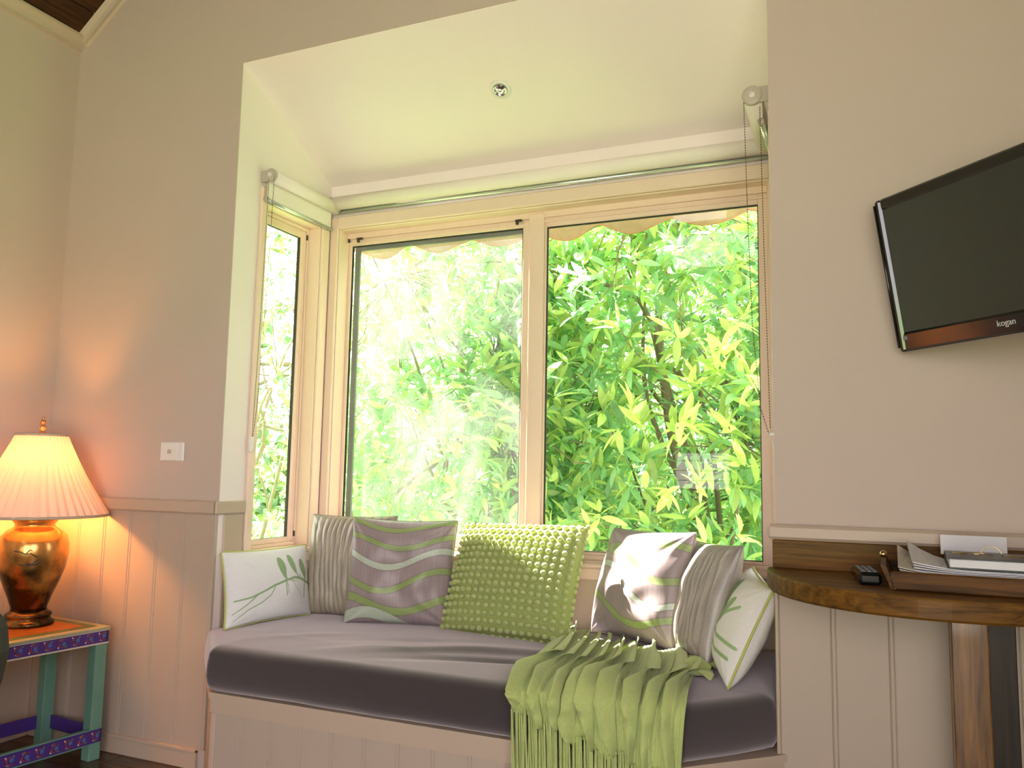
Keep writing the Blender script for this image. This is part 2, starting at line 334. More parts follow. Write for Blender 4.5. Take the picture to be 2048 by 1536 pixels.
    def mesh(s, name, mat, recalc=True):
        me = bpy.data.meshes.new(name); me.from_pydata(s.v, [], s.f)
        if recalc and len(s.v) < 60000:
            import bmesh
            bm = bmesh.new(); bm.from_mesh(me); bmesh.ops.recalc_face_normals(bm, faces=bm.faces); bm.to_mesh(me); bm.free()
        me.polygons.foreach_set('use_smooth', s.sm[:len(me.polygons)])
        if any(c != (1, 1, 1) for c in s.c) or mat is M['leaf']:
            ca = me.color_attributes.new('Col', 'FLOAT_COLOR', 'POINT')
            ca.data.foreach_set('color', np.array([(c[0], c[1], c[2], 1) for c in s.c], dtype=np.float32).ravel())
        me.materials.append(mat); me.update(); return me
    def build(s, name, mat, parent=None, label=None, kind=None, recalc=True):
        return link(name, s.mesh(name, mat, recalc), parent, label, kind)
def link(name, me, parent=None, label=None, kind=None):
    o = bpy.data.objects.new(name, me); COL.objects.link(o)
    if parent is not None: o.parent = parent
    if label: o['label'] = label
    if kind: o['kind'] = kind
    return o
def thing(name, label, cat, loc=(0, 0, 0), rot=(0, 0, 0), group=None):
    o = bpy.data.objects.new(name, None); COL.objects.link(o); o.location = loc; o.rotation_euler = rot; o.empty_display_size = .1
    o['label'] = label; o['category'] = cat
    if group: o['group'] = group
    return o
def tag(o, label, cat, group=None):
    o['label'] = label; o['category'] = cat
    if group: o['group'] = group
    return o
def struct(name, mb, mat, label=None):
    o = mb.build(name, mat, kind='structure')
    if label: o['label'] = label; 
    return o
def struct_empty(name, label=None):
    o = bpy.data.objects.new(name, None); COL.objects.link(o); o['kind'] = 'structure'
    if label: o['label'] = label
    return o
def grid_mesh(name, P, mat, cols=None, smooth=True, wrap=False):
    """P: (n,m,3) array of points"""
    n, m_ = P.shape[:2]; idx = np.arange(n*m_).reshape(n, m_)
    q = np.stack([idx[:-1, :-1], idx[1:, :-1], idx[1:, 1:], idx[:-1, 1:]], -1).reshape(-1, 4)
    me = bpy.data.meshes.new(name)
    me.from_pydata(P.reshape(-1, 3).tolist(), [], q.tolist())
    me.polygons.foreach_set('use_smooth', [smooth]*len(q))
    if cols is not None:
        ca = me.color_attributes.new('Col', 'FLOAT_COLOR', 'POINT')
        c4 = np.ones((n*m_, 4), np.float32); c4[:, :3] = cols.reshape(-1, 3); ca.data.foreach_set('color', c4.ravel())
    me.materials.append(mat); me.update(); return me

# ------------------------------------------------------------------ room shell
W, B = 1.9945, 0.616
ZT, ZC = 2.694, 2.388
LX, RX, YB = -0.93, 3.0, -4.6
EAVE, RIDGE, XR = 2.987, 4.575, 1.035
def bay_z(y): return ZT-(ZT-ZC)/B*y

floor = struct_empty('floor', 'dark polished wooden floorboards')
mb = MB(); mb.box((LX-.2, YB-.2, -.12), (RX+.2, 0.14, -.006)); mb.build('subfloor', M['floor'], floor)
pw = 0.09; k = 0; y = -0.002
plank_cache = {}
while y > -1.5:
    x = LX; off = (0.55, 1.1, 0.8, 1.35)[k % 4]
    while x < 1.58:
        L = min(off, 1.6-x) if x == LX else min(1.4, 1.6-x)
        key = round(L, 2)
        if key not in plank_cache:
            pm = MB(); pm.box((0, -pw+.0015, -.006), (key-.0015, 0, 0.0), .001); plank_cache[key] = pm.mesh('plank', M['floor'])
        o = link('plank', plank_cache[key], floor); o.location = (x, y, 0); x += key
    y -= pw; k += 1

# main wall around the bay (gable)
wall_back = struct('wall_back', MB().prism([(LX-.12, -.0), (0, 0), (0, ZT), (W, ZT), (W, 0), (RX+.12, 0), (RX+.12, EAVE), (XR, RIDGE), (LX-.12, EAVE)], 0, .004,
                   lambda a, b, w: (a, w, b)), M['wall'], 'beige gable wall around the window bay')
wall_left = struct('wall_left', MB().box((LX-.12, YB, 0), (LX, 0, EAVE)), M['wall'], 'beige side wall at the left')
wall_right = struct_empty('wall_right', 'beige side wall outside the view')
# right wall with an unseen opening added behind the camera to admit light
mb = MB(); mb.box((RX, YB, 0), (RX+.12, -3.9, EAVE)); mb.box((RX, -2.2, 0), (RX+.12, 0, EAVE)); mb.box((RX, -3.9, 0), (RX+.12, -2.2, .9)); mb.box((RX, -3.9, 2.3), (RX+.12, -2.2, EAVE))
mb.build('wall_panel', M['wall'], wall_right)
# rear wall with its openings: a doorway added to admit light, a low louvred window and a high gable window
wall_front = struct_empty('wall_front', 'beige rear wall with glazed openings')
def holes_wall(mb, x0, x1, z0, z1, holes, xf):
    xs = sorted({x0, x1, *[h[0] for h in holes], *[h[1] for h in holes]}); zs = sorted({z0, z1, *[h[2] for h in holes], *[h[3] for h in holes]})
    for i in range(len(xs)-1):
        for j in range(len(zs)-1):
            cx, cz = (xs[i]+xs[i+1])/2, (zs[j]+zs[j+1])/2
            if any(h[0] < cx < h[1] and h[2] < cz < h[3] for h in holes): continue
            mb.box((xs[i], 0, zs[j]), (xs[i+1], 1, zs[j+1]), xf=xf)
    return mb
REAR_HOLES = [(.44, 1.02, .93, 1.33), (.42, 1.02, 3.22, 3.62), (.42, 1.02, 3.72, 3.86), (1.4, 2.95, .02, 2.3)]
mb = holes_wall(MB(), LX-.12, RX+.12, 0, 4.6, REAR_HOLES, lambda v: (v[0], YB-.12*v[1], v[2])); mb.build('wall_panel', M['wall'], wall_front)

# cathedral ceiling: two dark boarded slopes
ceiling = struct_empty('ceiling', 'dark stained timber cathedral ceiling')
sl = math.atan2(RIDGE-EAVE, XR-LX)
mb = MB()
k_ = (RIDGE-EAVE)/(XR-LX)
mb.prism([(LX-.65, EAVE-.65*k_), (XR, RIDGE), (XR, RIDGE+.15), (LX-.65, EAVE-.65*k_+.15)], YB-.15, 1.0, lambda a, b, w: (a, w, b))  # unseen overhang past the gable, extended to keep sun off the seat
mb.prism([(RX+.65, EAVE-.65*k_), (XR, RIDGE), (XR, RIDGE+.15), (RX+.65, EAVE-.65*k_+.15)], YB-.15, 1.0, lambda a, b, w: (a, w, b))
mb.build('roof_deck', M['ceil'], ceiling)
pm = MB(); pm.box((0, -2.2, -.014), (.128, 0, -.001), .002); cb = pm.mesh('board', M['ceil'])
for i in range(10):
    o = link('board', cb, ceiling); o.location = (LX+.002+i*.131*math.cos(sl), -.001, EAVE+i*.131*math.sin(sl)); o.rotation_euler = (0, -sl, 0)
# crown mouldings
def crown(name, p0, p1, n, down, mat):
    """moulding of three steps along p0->p1, n = away from wall, down = along wall"""
    p0, p1, n, d = map(Vector, (p0, p1, n, down)); mb = MB()
    prof = [(0, .0), (.034, .0), (.034, .012), (.026, .02), (.018, .03), (.012, .046), (.012, .062), (0, .066)]
    vs = []
    for p in (p0, p1):
        for a, b_ in prof: vs.append(p+n*a+d*b_)
    k_ = len(prof); mb.add(vs, [tuple(range(k_)), tuple(range(2*k_-1, k_-1, -1))]+[(i, (i+1) % k_, k_+(i+1) % k_, k_+i) for i in range(k_)])
    return mb
struct('trim_1', crown('c', (LX, -4.5, EAVE-.004), (LX, 0, EAVE-.004), (1, 0, 0), (0, 0, -1), M['crown']), M['crown'], 'painted crown moulding on the left wall')
sx_, sz_ = math.cos(sl), math.sin(sl)
struct('trim_2', crown('c', (LX, 0, EAVE-.004), (XR, 0, RIDGE-.004), (0, -1, 0), (sz_, 0, -sx_), M['crown']), M['crown'], 'painted crown moulding rising along the gable')

# bay shell
def hole_side(x0, x1, name, mat, y0h, y1h, label):
    mb = MB(); f = lambda a, b, w: (w, a, b)
    mb.prism([(0.004, 0), (y0h, 0), (y0h, bay_z(y0h)), (0.004, bay_z(.004))], x0, x1, f)
    mb.prism([(y0h, 0), (y1h, 0), (y1h, .757), (y0h, .757)], x0, x1, f)
    mb.prism([(y0h, 2.178), (y1h, 2.178), (y1h, bay_z(y1h)), (y0h, bay_z(y0h))], x0, x1, f)
    mb.prism([(y1h, 0), (B+.1, 0), (B+.1, bay_z(B+.1)), (y1h, bay_z(y1h))], x0, x1, f)
    return struct(name, mb, mat, label)
hole_side(-.10, 0, 'wall_bay_left', M['bay'], .175, .545, 'cream side wall of the bay at the left')
hole_side(W, W+.10, 'wall_bay_right', M['bay'], .175, .545, 'cream side wall of the bay at the right')
mb = holes_wall(MB(), 0, W, 0, ZC+.02, [(.053, 1.935, .757, 2.182)], lambda v: (v[0], B+.1*v[1], v[2]))
struct('wall_bay_back', mb, M['bay'], 'cream back wall of the bay')
mb = MB().prism([(.004, bay_z(.004)), (B+.14, bay_z(B+.14)), (B+.14, bay_z(B+.14)+.2), (.004, ZT+.2)], -.14, W+.14, lambda a, b, w: (w, a, b))
struct('ceiling_bay', mb, M['bay'], 'sloping cream ceiling of the bay')

# dado rails, baseboards
r = MB(); r.box((LX, -.026, .918), (.012, 0, .966), .005); r.box((-.0, -.026, .918), (.014, .137, .966), .004); struct('trim_3', r, M['rail'], 'dado rail left of the bay')
r = MB(); r.box((LX, YB, .918), (LX+.026, -.026, .966), .005); struct('trim_4', r, M['rail'], 'dado rail on the left wall')
r = MB(); r.box((1.975, -.03, .925), (RX, .0, .966), .008); struct('trim_5', r, M['rail'], 'dado rail right of the bay')
struct('baseboard_back', MB().box((LX, -.018, 0), (-.03, 0, .070), .004).box((LX, -.02, .058), (-.03, 0, .072), .002), M['rail'], 'baseboard left of the bay')
struct('baseboard_left', MB().box((LX, YB, 0), (LX+.018, -.018, .070), .004), M['rail'], 'baseboard of the left wall')
struct('baseboard_right', MB().box((2.03, -.018, 0), (RX, 0, .070), .004), M['rail'], 'baseboard right of the bay')

# wainscot boards with V-joints and a bead, each a part of its wall
def board_mesh(w, h, t=.010):
    g = .0028
    prof = [(0, 0), (0, -t+g), (g, -t), (w-.0135, -t), (w-.0110, -t+.0035), (w-.0085, -t), (w-g*.6, -t), (w, -t+g), (w, 0)]
    mb = MB(); mb.prism(prof, 0, h, lambda a, b, w_: (a, b, w_)); return mb
bw = .1405
bl = board_mesh(bw, .848).mesh('board', M['board']); x = 0.0-bw
while x > LX+.02:
    o = link('board', bl, wall_back); o.location = (x, 0, .07); x -= bw
rest = x+bw-LX
if rest > .02:
    o = link('board', board_mesh(rest, .848).mesh('board', M['board']), wall_back); o.location = (LX, 0, .07)
x = 1.9945+.006
o = link('board', board_mesh(2.144-x, .855).mesh('board', M['board']), wall_back); o.location = (x, 0, .07); x = 2.144
while x < RX-.05:
    w_ = min(bw, RX-x); o = link('board', bl if w_ == bw else board_mesh(w_, .848).mesh('board', M['board']), wall_back); o.location = (x, 0, .07); x += w_
x = 0.012
for i in range(8):
    o = link('board', bl, wall_left); o.location = (LX, -.012-(i+1)*bw, .07); o.rotation_euler = (0, 0, PI/2)
# corner bead at the right jamb and panels under the bay's windows
struct('trim_6', MB().box((W-.004, -.014, .05), (W+.006, .0, .925), .003), M['rail'], 'corner bead under the right dado rail')
pb = MB().box((0, -.008, 0), (.283, 0, .255), .002).mesh('panel', M['rail'])
wbb = bpy.data.objects['wall_bay_back']
for i in range(7): o = link('panel', pb, wbb); o.location = (.004+i*.2845, B, .44)
wbl = bpy.data.objects['wall_bay_left']
MB().box((0, .03, .44), (.008, .132, .915), .002).build('panel', M['rail'], wbl)
wbr = bpy.data.objects['wall_bay_right']
MB().box((W-.008, .03, .44), (W, .132, .915), .002).build('panel', M['rail'], wbr)

# ------------------------------------------------------------------ windows
def bar(mb, u0, u1, z0, z1, w0, w1, xf, bev=.0025): mb.box((u0, w0, z0), (u1, w1, z1), bev, xf)
def window_shell(name, xf, u0, u1, z0, z1, label, arch=(.041, .055, .04), sill=True):
    """u right, w outward, z up.  jamb lining, architrave, sill"""
    win = struct_empty(name, label)
    m1 = MB(); t = .007
    bar(m1, u0, u0+t, z0, z1, -.004, .098, xf); bar(m1, u1-t, u1, z0, z1, -.004, .098, xf); bar(m1, u0, u1, z1-t, z1, -.004, .098, xf); bar(m1, u0, u1, z0, z0+t, -.004, .098, xf)
    m1.build('jamb_lining', M['trim'], win)
    al, at_, ar = arch
    a = MB(); zb = z0-.015
    bar(a, u0-al, u0+.001, zb, z1+at_, -.016, 0, xf, .004); bar(a, u1-.001, u1+ar, zb, z1+at_, -.016, 0, xf, .004); bar(a, u0-.001, u1+.001, z1-.001, z1+at_, -.018, 0, xf, .004)
    a.build('architrave', M['trim'], win)
    s_ = MB(); bar(s_, u0-al-.004, u1+ar+.004, z0-.018, z0+.002, -.030, .06, xf, .006); bar(s_, u0-al, u1+ar, z0-.062, z0-.018, -.014, 0, xf, .003)
    s_.build('sill', M['trim'], win)
    return win
def ring(mb, u0, u1, z0, z1, tl, tr, tb, tt, w0, w1, xf, bev=.002):
    bar(mb, u0, u0+tl, z0, z1, w0, w1, xf, bev); bar(mb, u1-tr, u1, z0, z1, w0, w1, xf, bev)
    bar(mb, u0+tl, u1-tr, z1-tt, z1, w0, w1, xf, bev); bar(mb, u0+tl, u1-tr, z0, z0+tb, w0, w1, xf, bev)

xfB = lambda v: (v[0], B+v[1], v[2])
win2 = window_shell('window_2', xfB, .053, 1.935, .757, 2.182, 'wide peach-painted back window of the bay')
f = MB()
ring(f, .053, 1.935, .757, 2.182, .010, .014, .022, .032, .055, .1, xfB)
bar(f, .965, 1.034, .76, 2.17, .050, .1, xfB, .004); bar(f, .972, .976, .78, 2.14, .046, .052, xfB, .001)
f.build('frame', M['trim'], win2)
s1 = MB(); ring(s1, .063, .965, .775, 2.150, .017, .030, .052, .032, .062, .086, xfB); bar(s1, .063, .965, 2.124, 2.133, .054, .066, xfB, .001)
s1.build('sash', M['trim'], win2, 'openable left sash')
s2 = MB(); ring(s2, 1.034, 1.921, .779, 2.150, .008, .034, .012, .040, .062, .086, xfB); bar(s2, 1.034, 1.921, 2.128, 2.136, .054, .066, xfB, .001)
s2.build('sash', M['trim'], win2, 'fixed right sash')
def pane(u0, u1, z0, z1, w, xf, mat, parent, lab=None):
    p_ = MB(); p_.add([xf((u0, w, z0)), xf((u1, w, z0)), xf((u1, w, z1)), xf((u0, w, z1))], [(0, 1, 2, 3)]); return p_.build('pane', mat, parent, lab)
pane(.080, .935, .827, 2.118, .075, xfB, M['glassdirty'], win2, 'dusty left pane')
pane(1.042, 1.887, .791, 2.110, .075, xfB, M['glass'], win2, 'clear right pane')
g = MB(); ring(g, 1.0415, 1.8875, .7905, 2.1105, .004, .004, .003, .004, .068, .080, xfB, 0); ring(g, .0795, .9355, .8265, 2.1185, .0025, .005, .002, .004, .068, .080, xfB, 0)
g.build('gasket', M['gasket'], win2)
for u in (.115, .905):
    l = MB(); bar(l, u, u+.030, 2.142, 2.150, .042, .056, xfB, .002); bar(l, u+.004, u+.014, 2.128, 2.144, .040, .052, xfB, .002); l.build('latch', M['latch'], win2)
l = MB(); bar(l, .064, .070, 2.136, 2.152, .050, .062, xfB, .001); l.build('stop', M['latch'], win2)
sc = MB(); ring(sc, .078, .945, .80, 2.128, .030, .016, .03, .028, .092, .102, xfB); sf = sc.build('insect_screen', M['screenalu'], win2, 'grey insect screen frame outside the left sash')
MB().add([xfB((.10, .097, .82)), xfB((.935, .097, .82)), xfB((.935, .097, 2.11)), xfB((.10, .097, 2.11))], [(0, 1, 2, 3)]).build('screen_mesh', M['mesh'], sf)

def side_window(name, xf, label):
    w = window_shell(name, xf, .175, .545, .757, 2.178, label, arch=(.038, .055, .05))
    f = MB(); ring(f, .182, .538, .764, 2.171, .012, .012, .014, .014, .055, .1, xf); f.build('frame', M['trim'], w)
    s_ = MB(); ring(s_, .194, .526, .778, 2.157, .020, .030, .022, .034, .066, .088, xf); bar(s_, .516, .522, .778, 2.157, .060, .068, xf, .001); s_.build('sash', M['trim'], w)
    pane(.214, .496, .80, 2.123, .077, xf, M['glass'], w)
    g = MB(); ring(g, .213, .497, .799, 2.124, .003, .006, .002, .003, .072, .084, xf, 0); g.build('gasket', M['gasket'], w)
    for z in (2.118, .800):
        l = MB(); bar(l, .524, .530, z, z+.024, .054, .062, xf, .001); l.build('hinge', M['latch'], w)
    return w
side_window('window_1', lambda v: (-v[1], v[0], v[2]), 'narrow side window at the left of the bay')
side_window('window_3', lambda v: (W+v[1], v[0], v[2]), 'narrow side window at the right of the bay, hidden by the wall')
# rear windows (seen only as reflections) and the unseen doorway added for light
for i, h in enumerate(REAR_HOLES):
    xf = lambda v: (v[0], YB-v[1], v[2])
    w = struct_empty('window_%d' % (4+i), 'rear window behind the camera')
    f = MB(); ring(f, h[0], h[1], h[2], h[3], .02, .02, .02, .02, .0, .06, xf); f.build('frame', M['trim'], w)
    if i == 0:
        for z in (1.03, 1.13, 1.23): bb = MB(); bar(bb, h[0], h[1], z, z+.008, .02, .05, xf, 0); bb.build('louvre', M['trim'], w)

# ------------------------------------------------------------------ window seat
YF = -.235
def chamf(mb, y_f, xl, xr, z0, z1, yb=0.0, inset=0.0):
    poly = [(0-inset*0, yb), (xl, y_f), (xr, y_f), (W+.026, yb)]
    return mb
seat = thing('window_seat', 'beige painted built-in window seat base with vertical boards under the long cushion', 'bench', (1.0, 0, 0))
XL0, XL1, XR1, XR0 = -.012, .222, 1.778, 2.026
def foot(d): # footprint offset inward by d
    k = d*.414
    return [(XL0+d*1.2, -.001), (XL1+k, YF+d), (XR1-k, YF+d), (XR0-d*1.2, -.001)]
def footfull(d): return foot(d)+[(1.99, -.001), (1.99, .612), (.004, .612), (.004, -.001)]
def addp(name, poly, z0, z1, mat, par, bev=0):
    mb = MB(); mb.prism(poly, z0, z1, lambda a, b, w: (a-1.0, b, w)); return mb.build(name, mat, par)
addp('carcass', footfull(.022), .0, .300, M['board'], seat)
addp('seat_board', footfull(.0), .336, .356, M['rail'], seat)
addp('fascia', footfull(.006), .292, .336, M['rail'], seat)
def front_boards(p0, p1):
    p0 = Vector((*p0, 0)); p1 = Vector((*p1, 0)); d = p1-p0; L = d.length; ang = math.atan2(d.y, d.x); n = max(1, round(L/.115)); w = L/n
    me = board_mesh(w, .292, .009).mesh('board', M['board'])
    for i in range(n):
        o = link('board', me, seat); q = p0+d*(i/n); o.location = (q.x-1.0, q.y, 0); o.rotation_euler = (0, 0, ang)
fp = foot(.024)
front_boards(fp[0], fp[1]); front_boards(fp[1], fp[2]); front_boards(fp[2], fp[3])
for q in (fp[1], fp[2]): MB().box((q[0]-1.0-.009, q[1]-.013, 0), (q[0]-1.0+.009, q[1]+.004, .292), .003).build('corner_bead', M['rail'], seat)

# seat cushion (one mattress with chamfered corners)
ZS0, ZS1 = .357, .505
nu, nv = 190, 90
xl_of = lambda y, d: np.where(y < 0, np.interp(y, [YF-.008+d, 0], [XL1+.41*d, -.018+1.0*d]), .006+d)
def ringpts(d, z, full=False):
    pass
def cushion_pt(u, v, d):
    yf, yb = YF-.010+d, .610-d
    y = yf+(yb-yf)*v
    xl = np.where(y < 0, (-.020+1.4*d)+(XL1+.41*d-(-.020+1.4*d))*(y/yf), .006+d)
    xr = np.where(y < 0, (1.990-1.2*d)+((XR1-.41*d)-(1.990-1.2*d))*(y/yf), 1.988-d)
    xl = np.where((y >= 0) & (y < .03), xl*(y/.03)+(-.020+1.4*d)*(1-y/.03), xl); xr = np.where((y >= 0) & (y < .03), xr*(y/.03)+(1.990-1.2*d)*(1-y/.03), xr)
    return xl+(xr-xl)*u, y
U, V = np.meshgrid(np.linspace(0, 1, nu), np.linspace(0, 1, nv), indexing='ij')
R0 = .045
X, Y = cushion_pt(U, V, R0)
def folds(X, Y):
    h = np.zeros_like(X)
    for (x0, y0, ang, ln, wd, am) in [(.95, .00, .35, .34, .028, .010), (1.02, -.07, .30, .30, .022, -.008), (1.10, .06, .25, .26, .030, .010), (.72, -.06, .5, .22, .025, .006), (1.22, -.02, .2, .20, .02, -.006),
                                      (.45, .02, .6, .2, .03, .004), (1.25, .12, .1, .25, .03, .008), (.80, .10, .4, .25, .03, -.004)]:
        c, s_ = math.cos(ang), math.sin(ang); a = (X-x0)*c+(Y-y0)*s_; b_ = -(X-x0)*s_+(Y-y0)*c+.25*a*a
        h += am*np.exp(-(a/ln)**2-(b_/wd)**2)
    return h
nzf = np.array([mnoise.noise(Vector((x*5, y*5, 0))) for x, y in zip(X.ravel(), Y.ravel())]).reshape(X.shape)
edge = np.clip(np.minimum(np.minimum(U, 1-U)*9, np.minimum(V, 1-V)*5), 0, 1)
Z = ZS1+edge*(.012+folds(X, Y)+.003*nzf)
top = np.stack([X, Y, Z], -1)
border = [(i, 0) for i in range(nu)]+[(nu-1, j) for j in range(1, nv)]+[(i, nv-1) for i in range(nu-2, -1, -1)]+[(0, j) for j in range(nv-2, 0, -1)]
vs = top.reshape(-1, 3).tolist(); idx = np.arange(nu*nv).reshape(nu, nv)
fs = np.stack([idx[:-1, :-1], idx[1:, :-1], idx[1:, 1:], idx[:-1, 1:]], -1).reshape(-1, 4).tolist()
prev = [int(idx[b_]) for b_ in border]
levels = [(R0*(1-math.sin(t*PI/2/5)), ZS1-R0*.75*(1-math.cos(t*PI/2/5))) for t in range(1, 6)]+[(-.004, .445), (-.006, .41), (0.0, .385), (.008, .368), (.03, .358)]
for d, z in levels:
    cur = []
    for (i, j) in border:
        x_, y_ = cushion_pt(np.array(i/(nu-1)), np.array(j/(nv-1)), d)
        wob = .003*mnoise.noise(Vector((float(x_)*7, float(y_)*7, z*9)))
        vs.append((float(x_), float(y_), z+wob)); cur.append(len(vs)-1)
    nB = len(border)
    for k_ in range(nB): fs.append((prev[k_], cur[k_], cur[(k_+1) % nB], prev[(k_+1) % nB]))
    prev = cur
fs.append(tuple(prev))
mb = MB(); mb.add(vs, fs, True)
o = mb.build('seat_cushion', M['seat']); tag(o, 'long charcoal fabric seat cushion filling the bay window seat', 'cushion')

# ------------------------------------------------------------------ scatter cushions
def pose(o, bx, by, bz, yaw, lean, roll):
    o.matrix_world = Matrix.Translation((bx, by, bz)) @ Matrix.Rotation(yaw, 4, 'Z') @ Matrix.Rotation(lean, 4, 'X') @ Matrix.Rotation(roll, 4, 'Y')
def pillow_surface(w, h, t, n=120, side=-1, pinch=.055, power=.42, disp=None, seed=0, wr=.004):
    u = np.linspace(-1, 1, n); U, V = np.meshgrid(u, u, indexing='ij')
    s_ = np.sign(U)*np.abs(U)**.9; q = np.sign(V)*np.abs(V)**.9
    X = w/2*U*(1-pinch*(1-V**2)*np.abs(U)**1.5); Zz = h/2*V*(1-pinch*(1-U**2)*np.abs(V)**1.5)
    T = t/2*((1-np.abs(U)**2.3)*(1-np.abs(V)**2.3)).clip(0)**power
    e = (1-np.abs(U)**3)*(1-np.abs(V)**3)
    nz = np.array([mnoise.noise(Vector((a*2.2+seed*7.1, b_*2.2, side*3.0+seed))) for a, b_ in zip(U.ravel(), V.ravel())]).reshape(U.shape)
    rad = np.zeros_like(U)
    for cx, cz in ((-1, -1), (1, -1), (-1, 1), (1, 1)):
        r_ = np.hypot(U-cx, V-cz); a = np.arctan2((V-cz)*-np.sign(cz), (U-cx)*-np.sign(cx)); rad += np.exp(-(r_/.55)**2)*np.sin(a*13+seed+cx)
    Yd = T+e*(wr*1.6*nz+wr*rad)
    if disp is not None: Yd = Yd+disp(U, V)*(e.clip(0)**.5)
    P = np.stack([X, side*Yd, Zz+h/2], -1)
    return U, V, P
def pillow(name, label, cat, w, h, t, mat, pos, colf=None, backcol=(.6, .6, .6), n=120, disp=None, seed=0, wr=.004, pinch=.055, parts=True, group=None, pipe=None, power=.42):
    root = thing(name, label, cat, group=group); pose(root, *pos)
    U, V, P = pillow_surface(w, h, t, n, -1, pinch, power, disp, seed, wr)
    cols = colf(U, V) if colf else None
    fm = grid_mesh('front_cover', P, mat, cols); link('front_cover', fm, root)
    U2, V2, P2 = pillow_surface(w, h, t, 60, 1, pinch, power, None, seed+3, wr)
    cb_ = np.ones(U2.shape+(3,))*np.array(backcol) if colf else None
    bm_ = grid_mesh('back_cover', P2[:, ::-1], mat, cb_[:, ::-1] if cb_ is not None else None); link('back_cover', bm_, root)
    if pipe:
        k = n-1; path = [P[i, 0] for i in range(0, n, 4)]+[P[k, j] for j in range(3, n, 4)]+[P[i, k] for i in range(n-4, -1, -4)]+[P[0, j] for j in range(n-4, 3, -4)]
        MB().tube(path, .0042, 8, closed=True).build('piping', pipe, root)
    else:
        k = n-1; path = [P[i, 0] for i in range(0, n, 4)]+[P[k, j] for j in range(3, n, 4)]+[P[i, k] for i in range(n-4, -1, -4)]+[P[0, j] for j in range(n-4, 3, -4)]
        cm = mat if not colf else M['seam']
        MB().tube(path, .0022, 6, closed=True).build('seam', cm, root)
    return root, (U, V, P)
M['seam'] = mat_simple('taupe_seam', (0.30, 0.25, 0.22), 0.6)

# printed shapes -----------------------------------------------------------
def seg_mask(U, V, pts, w0, w1, asp):
    """soft stroke along a polyline in (u,v) cushion coordinates"""
    best = np.zeros(U.shape)
    n = len(pts)-1
    for i in range(n):
        a = np.array(pts[i]); b_ = np.array(pts[i+1]); d = (b_-a)*np.array([asp, 1]); L2 = (d**2).sum()+1e-9
        px = (U-a[0])*asp; py = V-a[1]; t = ((px*d[0]+py*d[1])/L2).clip(0, 1)
        dist = np.hypot(px-t*d[0], py-t*d[1]); w = w0+(w1-w0)*((i+t)/n)
        best = np.maximum(best, ((w-dist)/.012+.5).clip(0, 1))
    return best
def ell_mask(U, V, c, rx, ry, ang, asp):
    px = (U-c[0])*asp; py = V-c[1]; ca, sa = math.cos(ang), math.sin(ang); a = (px*ca+py*sa)/rx; b_ = (-px*sa+py*ca)/ry
    return ((1-np.hypot(a, b_*(1+.28*a*0))) * min(rx, ry)/.012+.5).clip(0, 1)
def drop_mask(U, V, top, bot, wmax, asp):
    """bird/leaf shape: rounded head at top tapering to a point at bottom"""
    a = np.array(top)*[asp, 1]; b_ = np.array(bot)*[asp, 1]; d = b_-a; L = np.hypot(*d); d = d/L; nn = np.array([-d[1], d[0]])
    px = U*asp-a[0]; py = V-a[1]; s_ = (px*d[0]+py*d[1])/L; t = px*nn[0]+py*nn[1]
    sc_ = s_.clip(0, 1); w = wmax*(np.sin(PI*sc_**.72)**.75)
    return (((w-np.abs(t))/.012+.5).clip(0, 1))*((s_ > -.02) & (s_ < 1.02))
def bird_col(U, V):
    asp = 1.65; base = np.array([.80, .79, .80]); pr = np.array([.30, .43, .23])
    m_ = np.zeros(U.shape)
    m_ = np.maximum(m_, seg_mask(U, V, [(-.90, -.32), (-.55, -.27), (-.30, -.17), (-.02, -.03), (.30, .07), (.48, .11), (.62, .08), (.98, -.14)], .020, .040, asp))
    m_ = np.maximum(m_, seg_mask(U, V, [(-.92, -.66), (-.62, -.42), (-.42, -.24)], .012, .02, asp))
    m_ = np.maximum(m_, seg_mask(U, V, [(-.88, -.84), (-.60, -.58), (-.30, -.44), (-.12, -.28), (-.02, -.08)], .012, .018, asp))
    m_ = np.maximum(m_, seg_mask(U, V, [(.42, .03), (.52, -.18), (.64, -.36), (.68, -.66)], .010, .006, asp))
    m_ = np.maximum(m_, seg_mask(U, V, [(.36, .05), (.55, .0)], .012, .008, asp))
    m_ = np.maximum(m_, drop_mask(U, V, (.12, .74), (.26, .08), .135, asp)); m_ = np.maximum(m_, drop_mask(U, V, (.36, .78), (.56, .18), .115, asp)); m_ = np.maximum(m_, drop_mask(U, V, (.68, .62), (.82, .0), .12, asp))
    m_ = np.maximum(m_, seg_mask(U, V, [(.25, .14), (.25, -.34)], .020, .020, asp)); m_ = np.maximum(m_, seg_mask(U, V, [(.27, .14), (.30, -.30)], .016, .012, asp))
    m_ = np.maximum(m_, seg_mask(U, V, [(.80, .08), (.74, -.48)], .028, .022, asp)); m_ = np.maximum(m_, seg_mask(U, V, [(.58, .2), (.57, .1), (.66, .16)], .02, .012, asp))
    return base+(pr-base)*m_[..., None]
def leaf_col(U, V):
    asp = 1.2; base = np.array([.80, .78, .74]); pr = np.array([.32, .46, .22]); m_ = np.zeros(U.shape)
    for a, b_, w in [((-.5, .75), (-.25, -.1), .15), ((-.1, .85), (.05, .1), .13), ((.45, .5), (-.1, -.3), .13)]:
        m_ = np.maximum(m_, drop_mask(U, V, a, b_, w, asp))
    for pts in ([(-.9, -.1), (-.3, -.15), (.3, -.35), (.95, -.3)], [(-.9, -.5), (-.2, -.45), (.4, -.6), (.9, -.55)], [(-.7, -.9), (-.1, -.3), (.1, .2), (0, .6)], [(-.2, -.5), (.3, .1), (.7, .4)]):
        m_ = np.maximum(m_, seg_mask(U, V, pts, 0.05, .035, asp))
    return base+(pr-base)*m_[..., None]
